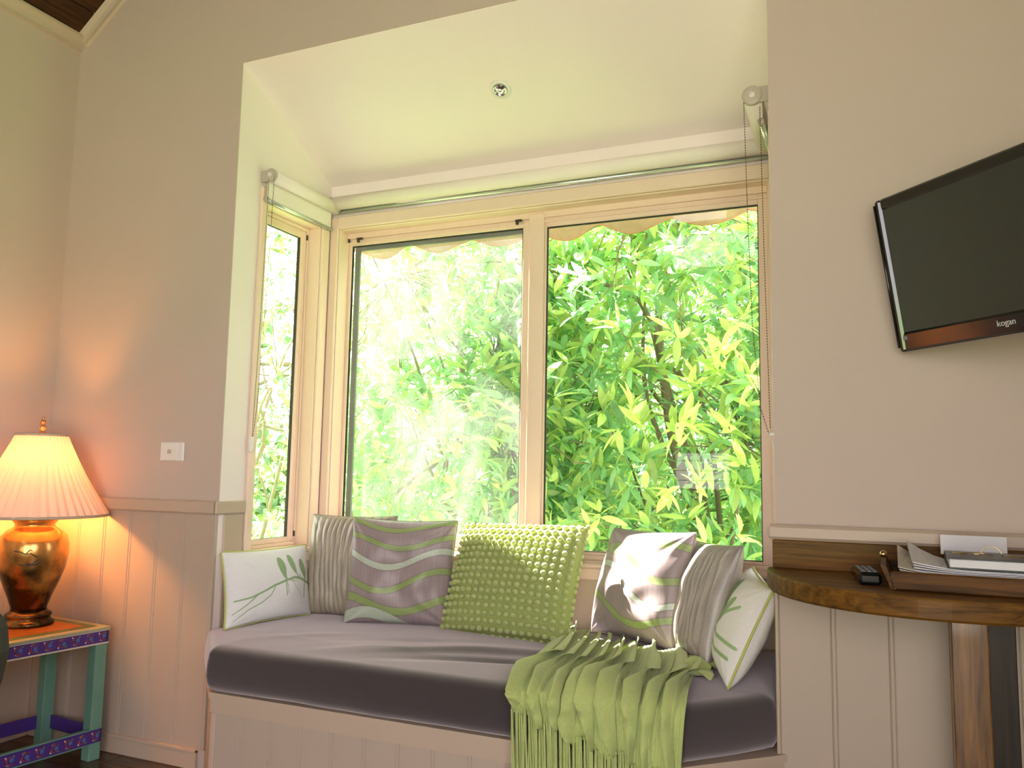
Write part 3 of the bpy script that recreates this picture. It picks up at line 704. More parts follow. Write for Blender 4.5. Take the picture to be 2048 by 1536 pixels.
def wavy_col(bands, base=(.335, .265, .275)):
    def f(U, V):
        c = np.ones(U.shape+(3,))*np.array(base)
        st = np.array([mnoise.noise(Vector((a*38, b_*1.6, 4))) for a, b_ in zip(U.ravel(), V.ravel())]).reshape(U.shape)
        c *= (1+.16*st)[..., None]
        gr = np.array([mnoise.noise(Vector((a*70, b_*70, 9))) for a, b_ in zip(U.ravel(), V.ravel())]).reshape(U.shape)
        for v0, am, ph, w, col, sl_ in bands:
            cen = v0+am*np.sin(U*2.9+ph)+sl_*U
            m_ = ((w-np.abs(V-cen))/.018+.5).clip(0, 1)[..., None]
            c = c*(1-m_)+np.array(col)*(1+.45*gr)[..., None].clip(.4, 1.6)*m_
            e = ((.012-np.abs(np.abs(V-cen)-w-.010))/.01).clip(0, 1)[..., None]*.55; c = c*(1-e)+np.array([.10, .08, .08])*e
        return c
    return f
G1, G2 = (.28, .36, .13), (.48, .54, .44)
bandsL = [(.86, .10, -1.2, .045, G1, -.02), (.54, .13, -1.6, .048, G1, .0), (.22, .17, -.95, .058, G2, .0), (-.20, .17, -.85, .055, G1, .06), (-.62, .15, -1.75, .070, G1, .02), (-.98, .16, 3.1, .11, G2, -.05)]
bandsR = [(.60, .10, -.7, .060, G1, .02), (.34, .22, 2.9, .060, G1, -.12), (-.08, .26, 3.1, .052, G2, -.14), (-.56, .18, -2.3, .055, G1, -.08)]
def pleat_disp(seed, horiz=False):
    def f(U, V):
        A, Bc = (U, V) if not horiz else (V, U)
        w = A*21+1.0*np.sin(Bc*1.7+seed+A*2)+1.6*np.sin(A*5+seed)
        nz = np.array([mnoise.noise(Vector((a*12+seed, b_*1.6, 1.5))) for a, b_ in zip(U.ravel(), V.ravel())]).reshape(U.shape)
        r_ = np.abs(np.sin(w/1.0))**.6
        return -.0055+.0085*r_+.004*nz
    return f
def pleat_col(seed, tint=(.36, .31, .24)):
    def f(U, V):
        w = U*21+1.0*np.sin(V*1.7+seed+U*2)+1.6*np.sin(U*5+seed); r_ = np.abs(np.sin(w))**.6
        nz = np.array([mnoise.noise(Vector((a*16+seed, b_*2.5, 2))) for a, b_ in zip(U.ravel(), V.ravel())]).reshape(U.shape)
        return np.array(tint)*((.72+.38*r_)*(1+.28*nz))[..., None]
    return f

ZB = .512
pillow('bird_cushion', 'small white cushion printed with three green birds on a branch', 'cushion', .405, .275, .10, M['print'], (.129, .165, ZB, 1.38, -.15, -.006), bird_col, (.78, .76, .74), n=170, seed=1, wr=.0035, pipe=M['piping'])
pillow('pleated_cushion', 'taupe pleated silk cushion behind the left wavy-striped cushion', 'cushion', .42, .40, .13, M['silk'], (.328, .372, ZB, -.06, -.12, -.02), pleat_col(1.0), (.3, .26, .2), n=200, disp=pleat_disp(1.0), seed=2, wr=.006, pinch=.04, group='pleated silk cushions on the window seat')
pillow('wavy_cushion', 'mauve satin cushion with wavy green stripes, left of the bobbled green cushion', 'cushion', .415, .40, .15, M['satin'], (.597, .320, ZB, .30, -.17, .012), wavy_col(bandsL), (.3, .24, .25), n=190, seed=4, wr=.013, pinch=.05, group='wavy-striped mauve cushions on the window seat')
pillow('wavy_cushion', 'mauve satin cushion with wavy green stripes, leaning above the lime throw', 'cushion', .43, .385, .16, M['satin'], (1.478, .385, ZB+.02, -.62, -.30, -.03), wavy_col(bandsR, (.33, .265, .26)), (.3, .24, .25), n=190, seed=5, wr=.012, pinch=.05, group='wavy-striped mauve cushions on the window seat')
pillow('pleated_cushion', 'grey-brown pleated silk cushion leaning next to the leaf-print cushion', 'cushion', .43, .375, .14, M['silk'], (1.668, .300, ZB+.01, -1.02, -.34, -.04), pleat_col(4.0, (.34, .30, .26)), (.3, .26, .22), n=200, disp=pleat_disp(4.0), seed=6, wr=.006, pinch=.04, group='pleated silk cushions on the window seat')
pillow('leaf_cushion', 'white cushion with green leaf print leaning on the right end wall', 'cushion', .40, .30, .135, M['print'], (1.815, .170, ZB+.008, -1.30, -.42, .05), leaf_col, (.80, .77, .72), n=150, seed=7, wr=.004, pipe=M['piping'])
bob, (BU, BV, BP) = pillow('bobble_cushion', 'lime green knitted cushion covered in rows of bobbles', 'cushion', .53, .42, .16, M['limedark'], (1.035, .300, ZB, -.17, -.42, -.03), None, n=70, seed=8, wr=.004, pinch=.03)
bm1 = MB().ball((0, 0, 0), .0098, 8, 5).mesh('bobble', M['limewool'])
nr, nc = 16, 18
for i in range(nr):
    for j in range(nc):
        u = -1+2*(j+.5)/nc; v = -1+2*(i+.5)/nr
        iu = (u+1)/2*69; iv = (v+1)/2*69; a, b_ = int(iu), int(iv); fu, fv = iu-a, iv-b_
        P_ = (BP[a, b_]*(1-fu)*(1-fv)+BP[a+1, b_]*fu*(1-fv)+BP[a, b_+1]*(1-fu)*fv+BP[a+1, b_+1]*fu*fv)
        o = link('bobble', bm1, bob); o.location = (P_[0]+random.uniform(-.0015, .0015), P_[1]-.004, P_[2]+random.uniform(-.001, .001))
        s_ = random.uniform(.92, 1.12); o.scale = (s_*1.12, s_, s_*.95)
# bobbled rim
rim = MB()
for k_ in range(64):
    t = k_/64*4; sd = int(t); f_ = t-sd
    a, b_ = [(int(f_*69), 0), (69, int(f_*69)), (int((1-f_)*69), 69), (0, int((1-f_)*69))][sd]
    rim.ball(BP[a, b_], .0095, 7, 5)
rim.build('bobble_edge', M['limewool'], bob, kind='stuff')

# ------------------------------------------------------------------ knitted throw
throw = thing('knitted_throw', 'lime green ruffled knitted throw with long fringe, draped over the front of the seat', 'blanket', (1.5, -.1, .52))
TO = np.array([1.5, -.1, .52])
Bp0, Bp1 = np.array([1.225, .43]), np.array([1.735, .215])
Fp0, Fp1 = np.array([1.322, YF-.020]), np.array([1.795, YF-.012])
def throw_pt(s_, t):
    """s across 0..1, t down the length 0..1 -> position and outward normal"""
    bk = Bp0+(Bp1-Bp0)*s_; fr = Fp0+(Fp1-Fp0)*s_
    bk = bk+np.array([0.02*math.sin(s_*9), .03*math.sin(s_*14+1)])
    Lb = .62; 
    zt = .527; hem = .445-.120*s_+.012*math.sin(s_*30)
    if t < Lb:
        q = t/Lb; p = bk+(fr-bk)*q**.95; 
        z = zt+.006*math.sin(s_*11+q*3)-.022*max(0, (q-.8)/.2)**2
        y_ = p[1]; nrm = np.array([0, -.25*max(0, (q-.7)/.3), 1.0])
        return np.array([p[0], y_, z]), nrm/np.linalg.norm(nrm)
    q = (t-Lb)/(1-Lb); z = (zt-.022)-(zt-.022-hem)*q; d = .012*(1-math.exp(-q*6))
    wob = .008*math.sin(s_*23+q*2)*q
    return np.array([fr[0]+.02*q*(.3-s_), fr[1]-d-wob-.004, z]), np.array([0, -1.0, .15*(1-q)])/1.0
NR = 9
def ruffle_s(k, t): # line of each ruffle, slightly wandering
    return (k+.65)/NR+.016*math.sin(t*6+k*1.7)-.02*(1-t)
ns, ntt = 181, 70
P = np.zeros((ns, ntt, 3))
for i in range(ns):
    s_ = i/(ns-1)
    for j in range(ntt):
        t = j/(ntt-1); p, nn = throw_pt(s_, t)
        ph = (s_-ruffle_s(0, t))*NR; saw = ph-math.floor(ph)
        h_ = .003+.020*saw**1.3+.0025*mnoise.noise(Vector((s_*9, t*7, 0)))+.0012*math.sin(s_*360)
        P[i, j] = p+nn*h_-TO
link('cloth', grid_mesh('cloth', P, M['lime']), throw)
P2 = P.copy()
for k in range(NR):
    nl, nw = 90, 7; Q = np.zeros((nl, nw, 3))
    amp = .010+.008*random.random(); fr_ = random.uniform(26, 34); ph0 = random.random()*6
    for i in range(nl):
        t = i/(nl-1); s0 = ruffle_s(k, t); p0, n0 = throw_pt(min(max(s0, 0), 1), t); 
        pa, _ = throw_pt(min(max(s0+.02, 0), 1), t); sd = pa-p0; sd = sd/(np.linalg.norm(sd)+1e-9)
        prof = math.sin(PI*min(1, t*1.02+.0))**.35 if t < .99 else .3
        for j in range(nw):
            w = j/(nw-1); wide = (.040+.012*math.sin(t*5+k))*prof
            sgn = -1 if t > .55 else 1-2*max(0, (t-.35)/.2)
            wav = amp*math.sin(t*fr_+ph0+.6*math.sin(t*17))*w**1.5*(.35 if t < .6 else .8)
            Q[i, j] = p0+n0*(.016+.020*math.sin(w*PI*.62)+wav*.7)+sd*(sgn*wide*w+wav*.5)-TO
    # second layer gives the ruffle thickness
    link('ruffle', grid_mesh('ruffle', Q, M['lime']), throw)
# crumpled corner on the right of the throw
Q = np.zeros((40, 24, 3))
for i in range(40):
    for j in range(24):
        a, b_ = i/39, j/23
        Q[i, j] = np.array([1.70+.11*a+.012*math.sin(b_*9), .19-.24*b_+.03*a, .532+.030*math.sin(a*PI)*(.5+.5*math.sin(b_*11+a*4))+.006*math.sin(b_*30)])-TO
link('crumpled_corner', grid_mesh('crumpled_corner', Q, M['lime']), throw)
fr = MB()
for i in range(180):
    s_ = (i+.5)/180; p, nn = throw_pt(s_, 1.0); p = p+np.array([0, -.010+.008*math.sin(i*2.4), 0]); L = .30+.03*math.sin(i*2.1)
    sw = .010*math.sin(i*1.3); pts = []
    for q in range(6):
        f_ = q/5; pts.append(p-TO+np.array([sw*f_*f_-.01*f_*(s_-.5), -.004*math.sin(i)-.004*math.sin(f_*4+i)+.012*f_, .012-L*f_]))
    fr.tube(pts, [.0026, .0029, .0029, .0029, .0027, .0025], 6)
fr.build('fringe', M['lime'], throw, kind='stuff')

# ------------------------------------------------------------------ roller blinds
def blind(name, label, xf, u0, u1, r, drop, chain_u=None, chain_z=1.20, wtube=-.052, ztube=2.272, side=1):
    """u along the blind, w outward (negative = into room), z up"""
    b_ = thing(name, label, 'roller blind', group='rolled cream blinds of the bay windows')
    def cyl(u_a, u_b, rad, seg=24, wc=wtube, zc=ztube, prof=None):
        mb = MB(); pr = prof or [(rad, u_a), (rad, u_b)]; vs = []
        for (rr, uu) in pr:
            for k in range(seg): a = 2*PI*k/seg; vs.append(xf((uu, wc+rr*math.cos(a), zc+rr*math.sin(a))))
        n = len(pr); fs = [(i*seg+k, i*seg+(k+1) % seg, (i+1)*seg+(k+1) % seg, (i+1)*seg+k) for i in range(n-1) for k in range(seg)]
        fs += [tuple(range(seg)), tuple((n-1)*seg+k for k in range(seg))]
        mb.add(vs, fs, True); return mb
    cyl(u0+.012, u1-.006, r).build('roll', M['blind'], b_)
    f = MB(); zb = ztube-drop
    f.box((u0+.014, wtube+r-.0025, zb), (u1-.008, wtube+r-.0008, ztube), 0, xf); f.build('hanging_cloth', M['blind'], b_)
    cyl(u0+.012, u1-.006, .0085, 12, wtube+r-.002, zb-.004).build('bottom_bar', M['alu'], b_)
    for s_, ue in ((0, u0), (1, u1)):
        mb = cyl(0, 0, 0, 24, prof=[(r*.75, ue-.006), (r*.95, ue-.005), (r*1.02, ue-.002), (r*1.02, ue+.009), (r*.9, ue+.012)] if s_ == 0 else [(r*.9, ue-.006), (r, ue-.003), (r*.9, ue)])
        mb.box((ue+(0 if s_ == 0 else -.004), wtube-.004, ztube-r*.85), (ue+(.006 if s_ == 0 else 0), -.001, ztube+r*.85), .001, xf)
        mb.build('bracket', M['greyplastic'] if s_ == 0 else M['white'], b_)
        if s_ == 0:
            cyl(ue-.009, ue-.005, r*.35, 14).build('hub', M['white'], b_)
            cyl(ue+.002, ue+.012, .011, 14, wtube+r-.004, zb-.003).build('bar_cap', M['greyplastic'], b_)
    return b_
def bead_chain(parent, pts_a, pts_b, lab=None):
    mb = MB()
    for pts in (pts_a, pts_b):
        pts = [Vector(p) for p in pts]; 
        for i in range(len(pts)-1):
            L = (pts[i+1]-pts[i]).length; n = max(1, int(L/.0085))
            for k in range(n): 
                c = pts[i].lerp(pts[i+1], k/n); mb.ball(c, .0019, 6, 4)
        mb.tube(pts, .0006, 4)
    mb.build('bead_chain', M['chain'], parent, kind='stuff')
xfL = lambda v: (-v[1], v[0], v[2]); xfR = lambda v: (W+v[1], v[0], v[2])
bL = blind('roller_blind', 'rolled cream blind over the narrow left side window', xfL, .135, .590, .027, .092)
bead_chain(bL, [(.050, .128, 2.25), (.040, .132, 1.7), (.026, .134, 1.21)], [(.075, .130, 2.27), (.060, .136, 1.8), (.040, .138, 1.35), (.028, .136, 1.21)])
t_ = MB(); t_.box((.017, .126, 1.165), (.032, .142, 1.215), .003); t_.ball((.025, .132, 1.16), .009, 8, 6); t_.build('chain_holder', M['white'], bL)
bB = blind('roller_blind', 'long rolled cream blind across the wide back window', xfB, .045, 1.955, .030, .028, ztube=2.287)
bR = blind('roller_blind', 'rolled cream blind at the right side of the bay, beaded chain hanging down', xfR, .135, .575, .030, .085, ztube=2.285, wtube=-.062)
bead_chain(bR, [(1.908, .132, 2.262), (1.915, .132, 1.9), (1.925, .132, 1.55), (1.945, .132, 1.30), (1.968, .132, 1.222)], [(1.956, .132, 2.24), (1.962, .132, 1.8), (1.972, .132, 1.235)])
t_ = MB(); t_.box((1.970, .126, 1.215), (1.992, .140, 1.228), .003); t_.tube([(1.972, .132, 1.22), (1.978, .132, 1.20), (1.984, .132, 1.175), (1.988, .132, 1.168)], .0022, 6); t_.build('chain_holder', M['white'], bR)

# recessed downlight
dl = thing('recessed_downlight', 'small round chrome and white downlight in the bay ceiling', 'ceiling light', (.99, .30, bay_z(.30)), (math.atan((ZT-ZC)/B)*-1, 0, 0))
MB().lathe([(.026, -.001), (.030, -.006), (.041, -.004), (.043, 0.0), (.041, .001)], seg=36).build('rim', M['white'], dl)
MB().lathe([(.0275, -.005), (.025, -.009), (.0225, -.006), (.022, -.001)], seg=30).build('chrome_ring', M['chrome'], dl)
MB().lathe([(.0, -.006), (.008, -.0075), (.016, -.006), (.0215, -.002)], seg=24, rmod=lambda a, z: 1+.03*math.sin(a*12)).build('reflector_bulb', M['chrome'], dl)

# wall plate
wp = thing('wall_plate', 'small white socket plate with a round outlet on the wall above the dado', 'switch', (-.24, 0, 1.15))
MB().box((-.060, -.009, -.038), (.060, 0, .038), .004).build('plate', M['white'], wp)
MB().box((-.045, -.0115, -.034), (.030, -.008, .034), .0015).build('insert', M['white'], wp)
MB().lathe([(.003, -.016), (.0075, -.016), (.009, -.011), (.009, -.010)], c=(-.008, 0, 0), seg=16, axis='Y').build('round_outlet', M['greyplastic'], wp)

# ------------------------------------------------------------------ television on its arm
tv = thing('television', 'black wall-mounted flat television tilted towards the room', 'television')
A0 = Vector((2.264, -.10, 1.825)); h_ = Vector((.682, -.732, 0)).normalized(); n_ = Vector((-.732, -.682, 0)).normalized(); ti = math.radians(10.6)
v_ = Vector((0, 0, math.cos(ti)))+n_*math.sin(ti); nf = h_.cross(v_).normalized()
if nf.dot(n_) < 0: nf = -nf
TW, TH = .66, .405
Rm = Matrix((( h_.x, -nf.x, v_.x), (h_.y, -nf.y, v_.y), (h_.z, -nf.z, v_.z))).to_4x4()
tv.matrix_world = Matrix.Translation(A0-v_*TH) @ Rm     # local: X right, Z up, -Y out of the screen
mb = MB(); bz = .028
mb.box((0, 0, 0), (bz*.75, .034, TH), .006); mb.box((TW-bz, 0, 0), (TW, .034, TH), .006); mb.box((bz*.7, 0, TH-bz), (TW-bz*.7, .034, TH), .005); mb.box((bz*.7, -.002, 0), (TW-bz*.7, .034, .050), .006)
mb.build('bezel', M['black'], tv)
MB().box((.018, .006, .046), (TW-.024, .012, TH-.024)).build('screen', M['screen'], tv)
MB().box((.010, .020, .010), (TW-.01, .050, TH-.01), .01).box((.1, .045, .06), (TW-.1, .075, TH-.06), .015).build('back_shell', M['black'], tv)
MB().tube([(0.0035, -.0005, .012), (.0035, -.0005, TH-.012)], .0035, 8).build('glossy_edge', M['black'], tv)
MB().box((.30, .07, .16), (.38, .10, .26), .004).tube([(.34, .09, .21), (.16, .34, .20)], .014, 8).build('wall_arm', M['black'], tv)
MB().box((.024, -.0035, .030), (.036, -.0015, .040), .0005).build('badge', M['rubber'], tv)
cu = bpy.data.curves.new('maker_lettering', 'FONT'); cu.body = 'kogan'; cu.size = .020; cu.extrude = .0006; cu.align_x = 'CENTER'; cu.materials.append(M['logo'])
_t = bpy.data.objects.new('lettering_source', cu); COL.objects.link(_t); bpy.context.view_layer.update()
_me = bpy.data.meshes.new_from_object(_t.evaluated_get(bpy.context.evaluated_depsgraph_get())); bpy.data.objects.remove(_t); _me.name = 'maker_lettering'
o = link('maker_lettering', _me, tv); o.location = (.318, -.0035, .022); o.rotation_euler = (PI/2, 0, 0)

# ------------------------------------------------------------------ half-round wall table at the right
DZ = .848
hr = thing('half_round_table', 'polished brown half-round wooden wall table below the television', 'table', (2.385, -.2, 0))
def prism_round(poly, z0, z1, bev=.006, off=(2.385, -.2)):
    mb = MB(); n = len(poly); cx = sum(p[0] for p in poly)/n; cy = sum(p[1] for p in poly)/n
    def inset(d): return [(p[0]+(cx-p[0])*d/math.hypot(cx-p[0], cy-p[1]), min(p[1]+(cy-p[1])*d/math.hypot(cx-p[0], cy-p[1]), 0 if p[1] > -.001 else 9)) for p in poly]
    rings_ = [(inset(bev), z0), (poly, z0+bev), (poly, z1-bev), (inset(bev*.3), z1-bev*.3), (inset(bev), z1)]
    vs = [(x-off[0], y-off[1], z) for r_, z in rings_ for x, y in r_]
    fs = [tuple(range(n))[::-1], tuple(4*n+i for i in range(n))]+[(k*n+i, k*n+(i+1) % n, (k+1)*n+(i+1) % n, (k+1)*n+i) for k in range(4) for i in range(n)]
    mb.add(vs, fs); return mb
cxT, aT, bT = 2.385, .412, .435
poly = [(cxT+aT*math.cos(a)*(abs(math.cos(a))**-.08 if abs(math.cos(a)) > .01 else 1), -.001+bT*math.sin(a)) for a in [PI+PI*i/48 for i in range(49)]]
prism_round(poly, DZ-.048, DZ).build('table_top', M['oak'], hr)
MB().box((1.988-cxT, -.020+.2, DZ), (cxT+.42-cxT, -.001+.2, .924), .002).build('upstand', M['oak'], hr)
MB().box((2.398-cxT, -.235+.2, 0), (2.474-cxT, -.20+.2, DZ-.048), .003).build('leg', M['oakz'], hr)
MB().box((2.474-cxT, -.215+.2, 0), (2.530-cxT, -.19+.2, DZ-.048), .002).build('dark_support_board', M['oakdark'], hr)

rm = thing('remote_control', 'small black remote control lying on the half-round table', 'remote control', (2.222, -.215, DZ+.001), (0, 0, .12))
MB().box((-.026, -.08, .0), (.026, .08, .030), .008).build('body', M['black'], rm)
bt = MB().box((-.0042, -.0042, 0), (.0042, .0042, .003), .001).mesh('button', M['rubber'])
for i in range(3):
    for j in range(9):
        o = link('button', bt, rm); o.location = (-.013+i*.013, -.068+j*.015, .0295)
tr_ = thing('wooden_tray', 'brown wooden tray with a brass ball at its corner, holding papers', 'tray', (2.50, -.20, DZ+.001), (0, 0, -.03))
mb = MB(); mb.box((-.225, -.14, 0), (.26, .14, .008), .002); mb.box((-.225, -.145, 0), (.26, -.132, .040), .003); mb.box((-.225, .132, 0), (.26, .145, .040), .003); mb.box((.25, -.145, 0), (.262, .145, .040), .003)
mb.build('tray_body', M['traywood'], tr_)
MB().prism([(-.222, 0), (-.212, 0), (-.232, .052), (-.243, .052)], -.145, .145, lambda a, b, w: (a, w, b)).build('flared_end', M['traywood'], tr_)
MB().ball((-.238, .02, .064), .009, 12, 8).build('brass_ball', M['brass'], tr_)
for k, (x0, x1, y0, y1, z, mt, rz, nm, lb) in enumerate([(2.315, 2.72, -.30, -.09, DZ+.010, 'mag', .02, 'magazine', 'magazine at the bottom of the paper pile in the tray'), (2.300, 2.70, -.305, -.08, DZ+.024, 'paper2', -.03, 'paper_bundle', 'cream paper bundle with curled corner in the tray'), (2.325, 2.73, -.30, -.09, DZ+.037, 'paper', .01, 'paper_sheaf', 'white paper sheaf on top of the tray pile')]):
    mb = MB(); nx = 14
    cx, cy = (x0+x1)/2, (y0+y1)/2; n_l = 4
    for l in range(n_l):
        vs = []; fs = []
        for i in range(nx+1):
            for yy in (y0, y1):
                u = i/nx; curl = .030*max(0, (.30-u)/.30)**2*(.4+.3*l)*(1.2 if yy > cy else .35)*(1 if mt != 'mag' else .2)
                for tz in (0, .0022): vs.append((x0+(x1-x0)*u-cx+random.uniform(-.0004, .0004)+.004*l*(u-.5), yy-cy+.003*((l*7) % 3-1), l*.0032+tz+curl))
        for i in range(nx):
            a = i*4; b_ = a+4; fs += [(a, b_, b_+1, a+1), (a+2, a+3, b_+3, b_+2), (a+1, b_+1, b_+3, a+3), (a, a+2, b_+2, b_)]
        fs += [(0, 1, 3, 2), (nx*4, nx*4+2, nx*4+3, nx*4+1)]
        mb.add(vs, fs)
    o = mb.build(nm, M[mt]); o.location = (cx, cy, z); o.rotation_euler = (0, 0, rz); tag(o, lb, 'paper', 'papers piled in the wooden tray')
bk = thing('black_book', 'thick black hardcover book lying on top of the papers', 'book', (2.53, -.215, DZ+.051), (0, 0, -.05))
mb = MB(); mb.box((-.135, -.10, 0), (.135, .10, .003), .001); mb.box((-.135, -.10, .022), (.135, .10, .025), .001); mb.box((-.135, .095, 0), (.135, .10, .025), .001); mb.build('cover', M['bookcover'], bk)
MB().box((-.130, -.095, .003), (.130, .094, .022), .001).build('page_block', M['paper'], bk)
cd = MB().box((-.072, -.001, 0), (.072, .001, .048)).build('white_card', M['paper']); cd.location = (2.468, -.075, DZ+.064); cd.rotation_euler = (-.15, 0, -.02); tag(cd, 'blank white card standing behind the black book', 'card')
# spectacles on the book
gl = thing('spectacles', 'thin gold wire spectacles resting on the black book', 'glasses', (2.49, -.23, DZ+.077), (0, 0, -.15))
def ringpts_(cx, cz, r, a0=0, a1=2*PI, n=18): return [(cx+r*math.cos(a0+(a1-a0)*i/n), 0, cz+r*math.sin(a0+(a1-a0)*i/n)) for i in range(n+(0 if a1-a0 > 6 else 1))]
MB().tube([(p[0], p[1], max(.002, p[2])) for p in ringpts_(-.004, .0, .022, -.1, 3.3)], .0011, 6).build('upper_rim', M['brass'], gl)
MB().tube([(-.004+.022, 0, .004), (.05, -.01, .003), (.12, -.02, .001), (.135, -.021, .001)], .0014, 6).build('temple', M['brass'], gl)
MB().tube([(-.026, 0, .002), (-.045, .008, .003), (-.085, .006, .004)], .0016, 6).build('temple', M['brass'], gl)
MB().tube([(-.085, .006, .004), (-.06, .0, .002), (-.026, -.004, .006), (.0, 0, .002)], .0012, 6).build('bridge', M['brass'], gl)

# ------------------------------------------------------------------ painted side table, lamp
ang = math.atan2(-.994, -.11)  # direction of the long side (local +X)
C0 = Vector((-.43, -.075, 0))
st = thing('painted_side_table', 'hand-painted side table with violet floral border and mint green legs', 'table', C0, (0, 0, ang))
# local frame: +X along the long side towards the room, -Y or +Y across to the left wall
LT, DT, HT = .85, .355, .485
sgn = -1  # across direction in local Y (points to the left wall)
def lb(mb, x0, x1, y0, y1, z0, z1, bev=.002): return mb.box((x0, sgn*y0, z0), (x1, sgn*y1, z1), bev)
mb = MB(); lb(mb, -.004, LT+.004, -.004, DT+.004, HT-.012, HT, .002); mb.build('table_top', M['cream'], st)
mb = MB(); lb(mb, .030, LT-.03, .030, DT-.03, HT-.001, HT+.001, 0); mb.build('green_border', M['tgreen'], st)
mb = MB(); lb(mb, .062, LT-.062, .062, DT-.062, HT, HT+.002, 0); mb.build('orange_panel', M['torange'], st)
mb = MB(); lb(mb, .0, LT, .0, .014, HT-.058, HT-.012); lb(mb, .0, LT, DT-.014, DT, HT-.058, HT-.012); lb(mb, .0, .014, 0, DT, HT-.058, HT-.012); lb(mb, LT-.014, LT, 0, DT, HT-.058, HT-.012); mb.build('apron', M['purple'], st)
mb = MB(); lb(mb, -.001, LT+.001, -.001, .003, HT-.0625, HT-.057, 0); lb(mb, -.0012, LT+.001, -.0016, .003, HT-.0145, HT-.011, 0); mb.build('pale_edging', M['twhite'], st)
for (x0, y0) in ((.0, .0), (LT-.05, .0), (.0, DT-.05), (LT-.05, DT-.05)):
    mb = MB(); lb(mb, x0+.002, x0+.048, y0+.002, y0+.048, 0, HT-.056, .002); mb.build('leg', M['mint'], st)
mb = MB(); lb(mb, .002, LT-.002, .001, .014, .062, .112); lb(mb, .002, LT-.002, DT-.014, DT-.001, .062, .112); lb(mb, .002, .014, .001, DT, .062, .112); lb(mb, LT-.014, LT-.002, 0.001, DT, .062, .112); mb.build('lower_rail', M['purple'], st)
mb = MB(); lb(mb, 0, LT, -.001, .016, .112, .117, .001); lb(mb, 0, LT, -.0005, .003, .060, .064, 0); mb.build('pale_rail_edging', M['mint'], st)
def motif(zc, h, parent, step=.052):
    n = int((LT-.02)/step); s_ = h/.046
    fl = MB(); vn = MB(); dt = MB(); lf = MB()
    yy = .0008*1
    for i in range(n):
        x = .02+i*step; up = 1 if i % 2 == 0 else -1
        def disc(mb, cx, cz, r, e=1, seg=10, lift=.0010): mb.add([(cx+r*math.cos(2*PI*k/seg), lift, cz+r*e*math.sin(2*PI*k/seg)) for k in range(seg)]+[(cx+r*math.cos(2*PI*k/seg), -.001, cz+r*e*math.sin(2*PI*k/seg)) for k in range(seg)], [tuple(range(seg))]+[(k, (k+1) % seg, seg+(k+1) % seg, seg+k) for k in range(seg)])
        for p_ in range(5): disc(fl, x+.0045*math.cos(p_*2*PI/5), zc+.0045*math.sin(p_*2*PI/5)*s_+.002*up, .0038, 1, 8)
        pts = [(x+.008+.009*math.cos(a), .0012, zc+up*.002+.012*s_*math.sin(a)*up) for a in np.linspace(-2.2, 2.4, 12)]
        vn.tube(pts, .0014, 5)
        vn.tube([(x-.010, .001, zc-.010*up*s_), (x+.004, .001, zc-.015*up*s_), (x+.020, .001, zc-.012*up*s_)], .0010, 5)
        disc(dt, x+.021, zc+up*.013*s_, .0026, 1.3, 8, .0018); disc(dt, x+.016, zc-up*.012*s_, .0018, 1, 8, .0018)
        disc(vn, x+.019, zc+up*.006*s_, .0034, 1.2, 8, .0013)
        disc(lf, x-.006, zc+up*.013*s_, .0042, .6, 8, .0014); disc(lf, x+.010, zc-up*.015*s_, .0040, .6, 8, .0014)
    for mb_, nm, mt in ((fl, 'blue_flowers', 'tblue'), (vn, 'red_vines', 'tred'), (dt, 'white_buds', 'twhite'), (lf, 'green_leaves', 'tleaf')): mb_.build(nm, M[mt], parent, kind='stuff')
# decals belong to the outer face (local Y = 0 side looking towards the window bay)
motif(HT-.035, .046, st); motif(.087, .046, st)

LP = Vector((-.700, -.212, HT+.003))
lamp = thing('table_lamp', 'bronze-gold urn table lamp with pleated peach shade, switched on', 'lamp', LP)
MB().lathe([(0, 0), (.086, 0), (.090, .006), (.088, .014), (.078, .020), (.074, .030), (.080, .036), (.078, .044), (.066, .050), (.062, .056)], seg=48).build('foot', M['urn'], lamp)
MB().lathe([(.060, .052), (.062, .070), (.074, .105), (.096, .160), (.113, .210), (.122, .262), (.122, .300), (.113, .332), (.096, .352), (.078, .362), (.070, .368), (.068, .378), (.080, .392), (.084, .398)], seg=56).build('urn_body', M['urn'], lamp)
MB().lathe([(.084, .396), (.093, .402), (.093, .407), (.078, .414), (.056, .424), (.036, .436), (.022, .446), (.018, .462), (.014, .470), (.010, .472)], seg=48).build('lid', M['copper'], lamp)
MB().tube([(0, 0, .465), (0, 0, .742)], .006, 10).build('stem', M['brass'], lamp)
# crane painting on the urn
cr_ = MB(); ad_ = math.radians(-22)
for pts, r_ in (([(-.35, .285), (-.15, .282), (-.02, .274), (.12, .276), (.30, .262)], .0022), ([(-.02, .274), (.10, .290), (.16, .286)], .0018), ([(-.20, .236), (.05, .232), (.22, .244), (.36, .258)], .003), ([(.02, .238), (.25, .236), (.40, .246)], .005)):
    P_ = []
    for a, z in pts: rr = .1195+.003 if z > .25 else .1185; P_.append((rr*math.cos(ad_-PI/4+a+.35), rr*math.sin(ad_-PI/4+a+.35), z))
    cr_.tube(P_, r_, 6)
cr_.build('painted_crane', M['latch'], lamp)
def pleat(a, z): return 1+.020*math.sin(a*46)+.008*math.sin(a*21+2)
zs0, zs1, rs0, rs1 = .407+.004, .717, .250, .088
prof = [(rs0+(rs1-rs0)*t+.010*math.sin(PI*t)*-1, zs0+(zs1-zs0)*t) for t in np.linspace(0, 1, 14)]
sh = MB(); seg = 276
vs = []
for r_, z in prof:
    for k in range(seg): a = 2*PI*k/seg; rr = r_*pleat(a, z); vs.append((rr*math.cos(a), rr*math.sin(a), z))
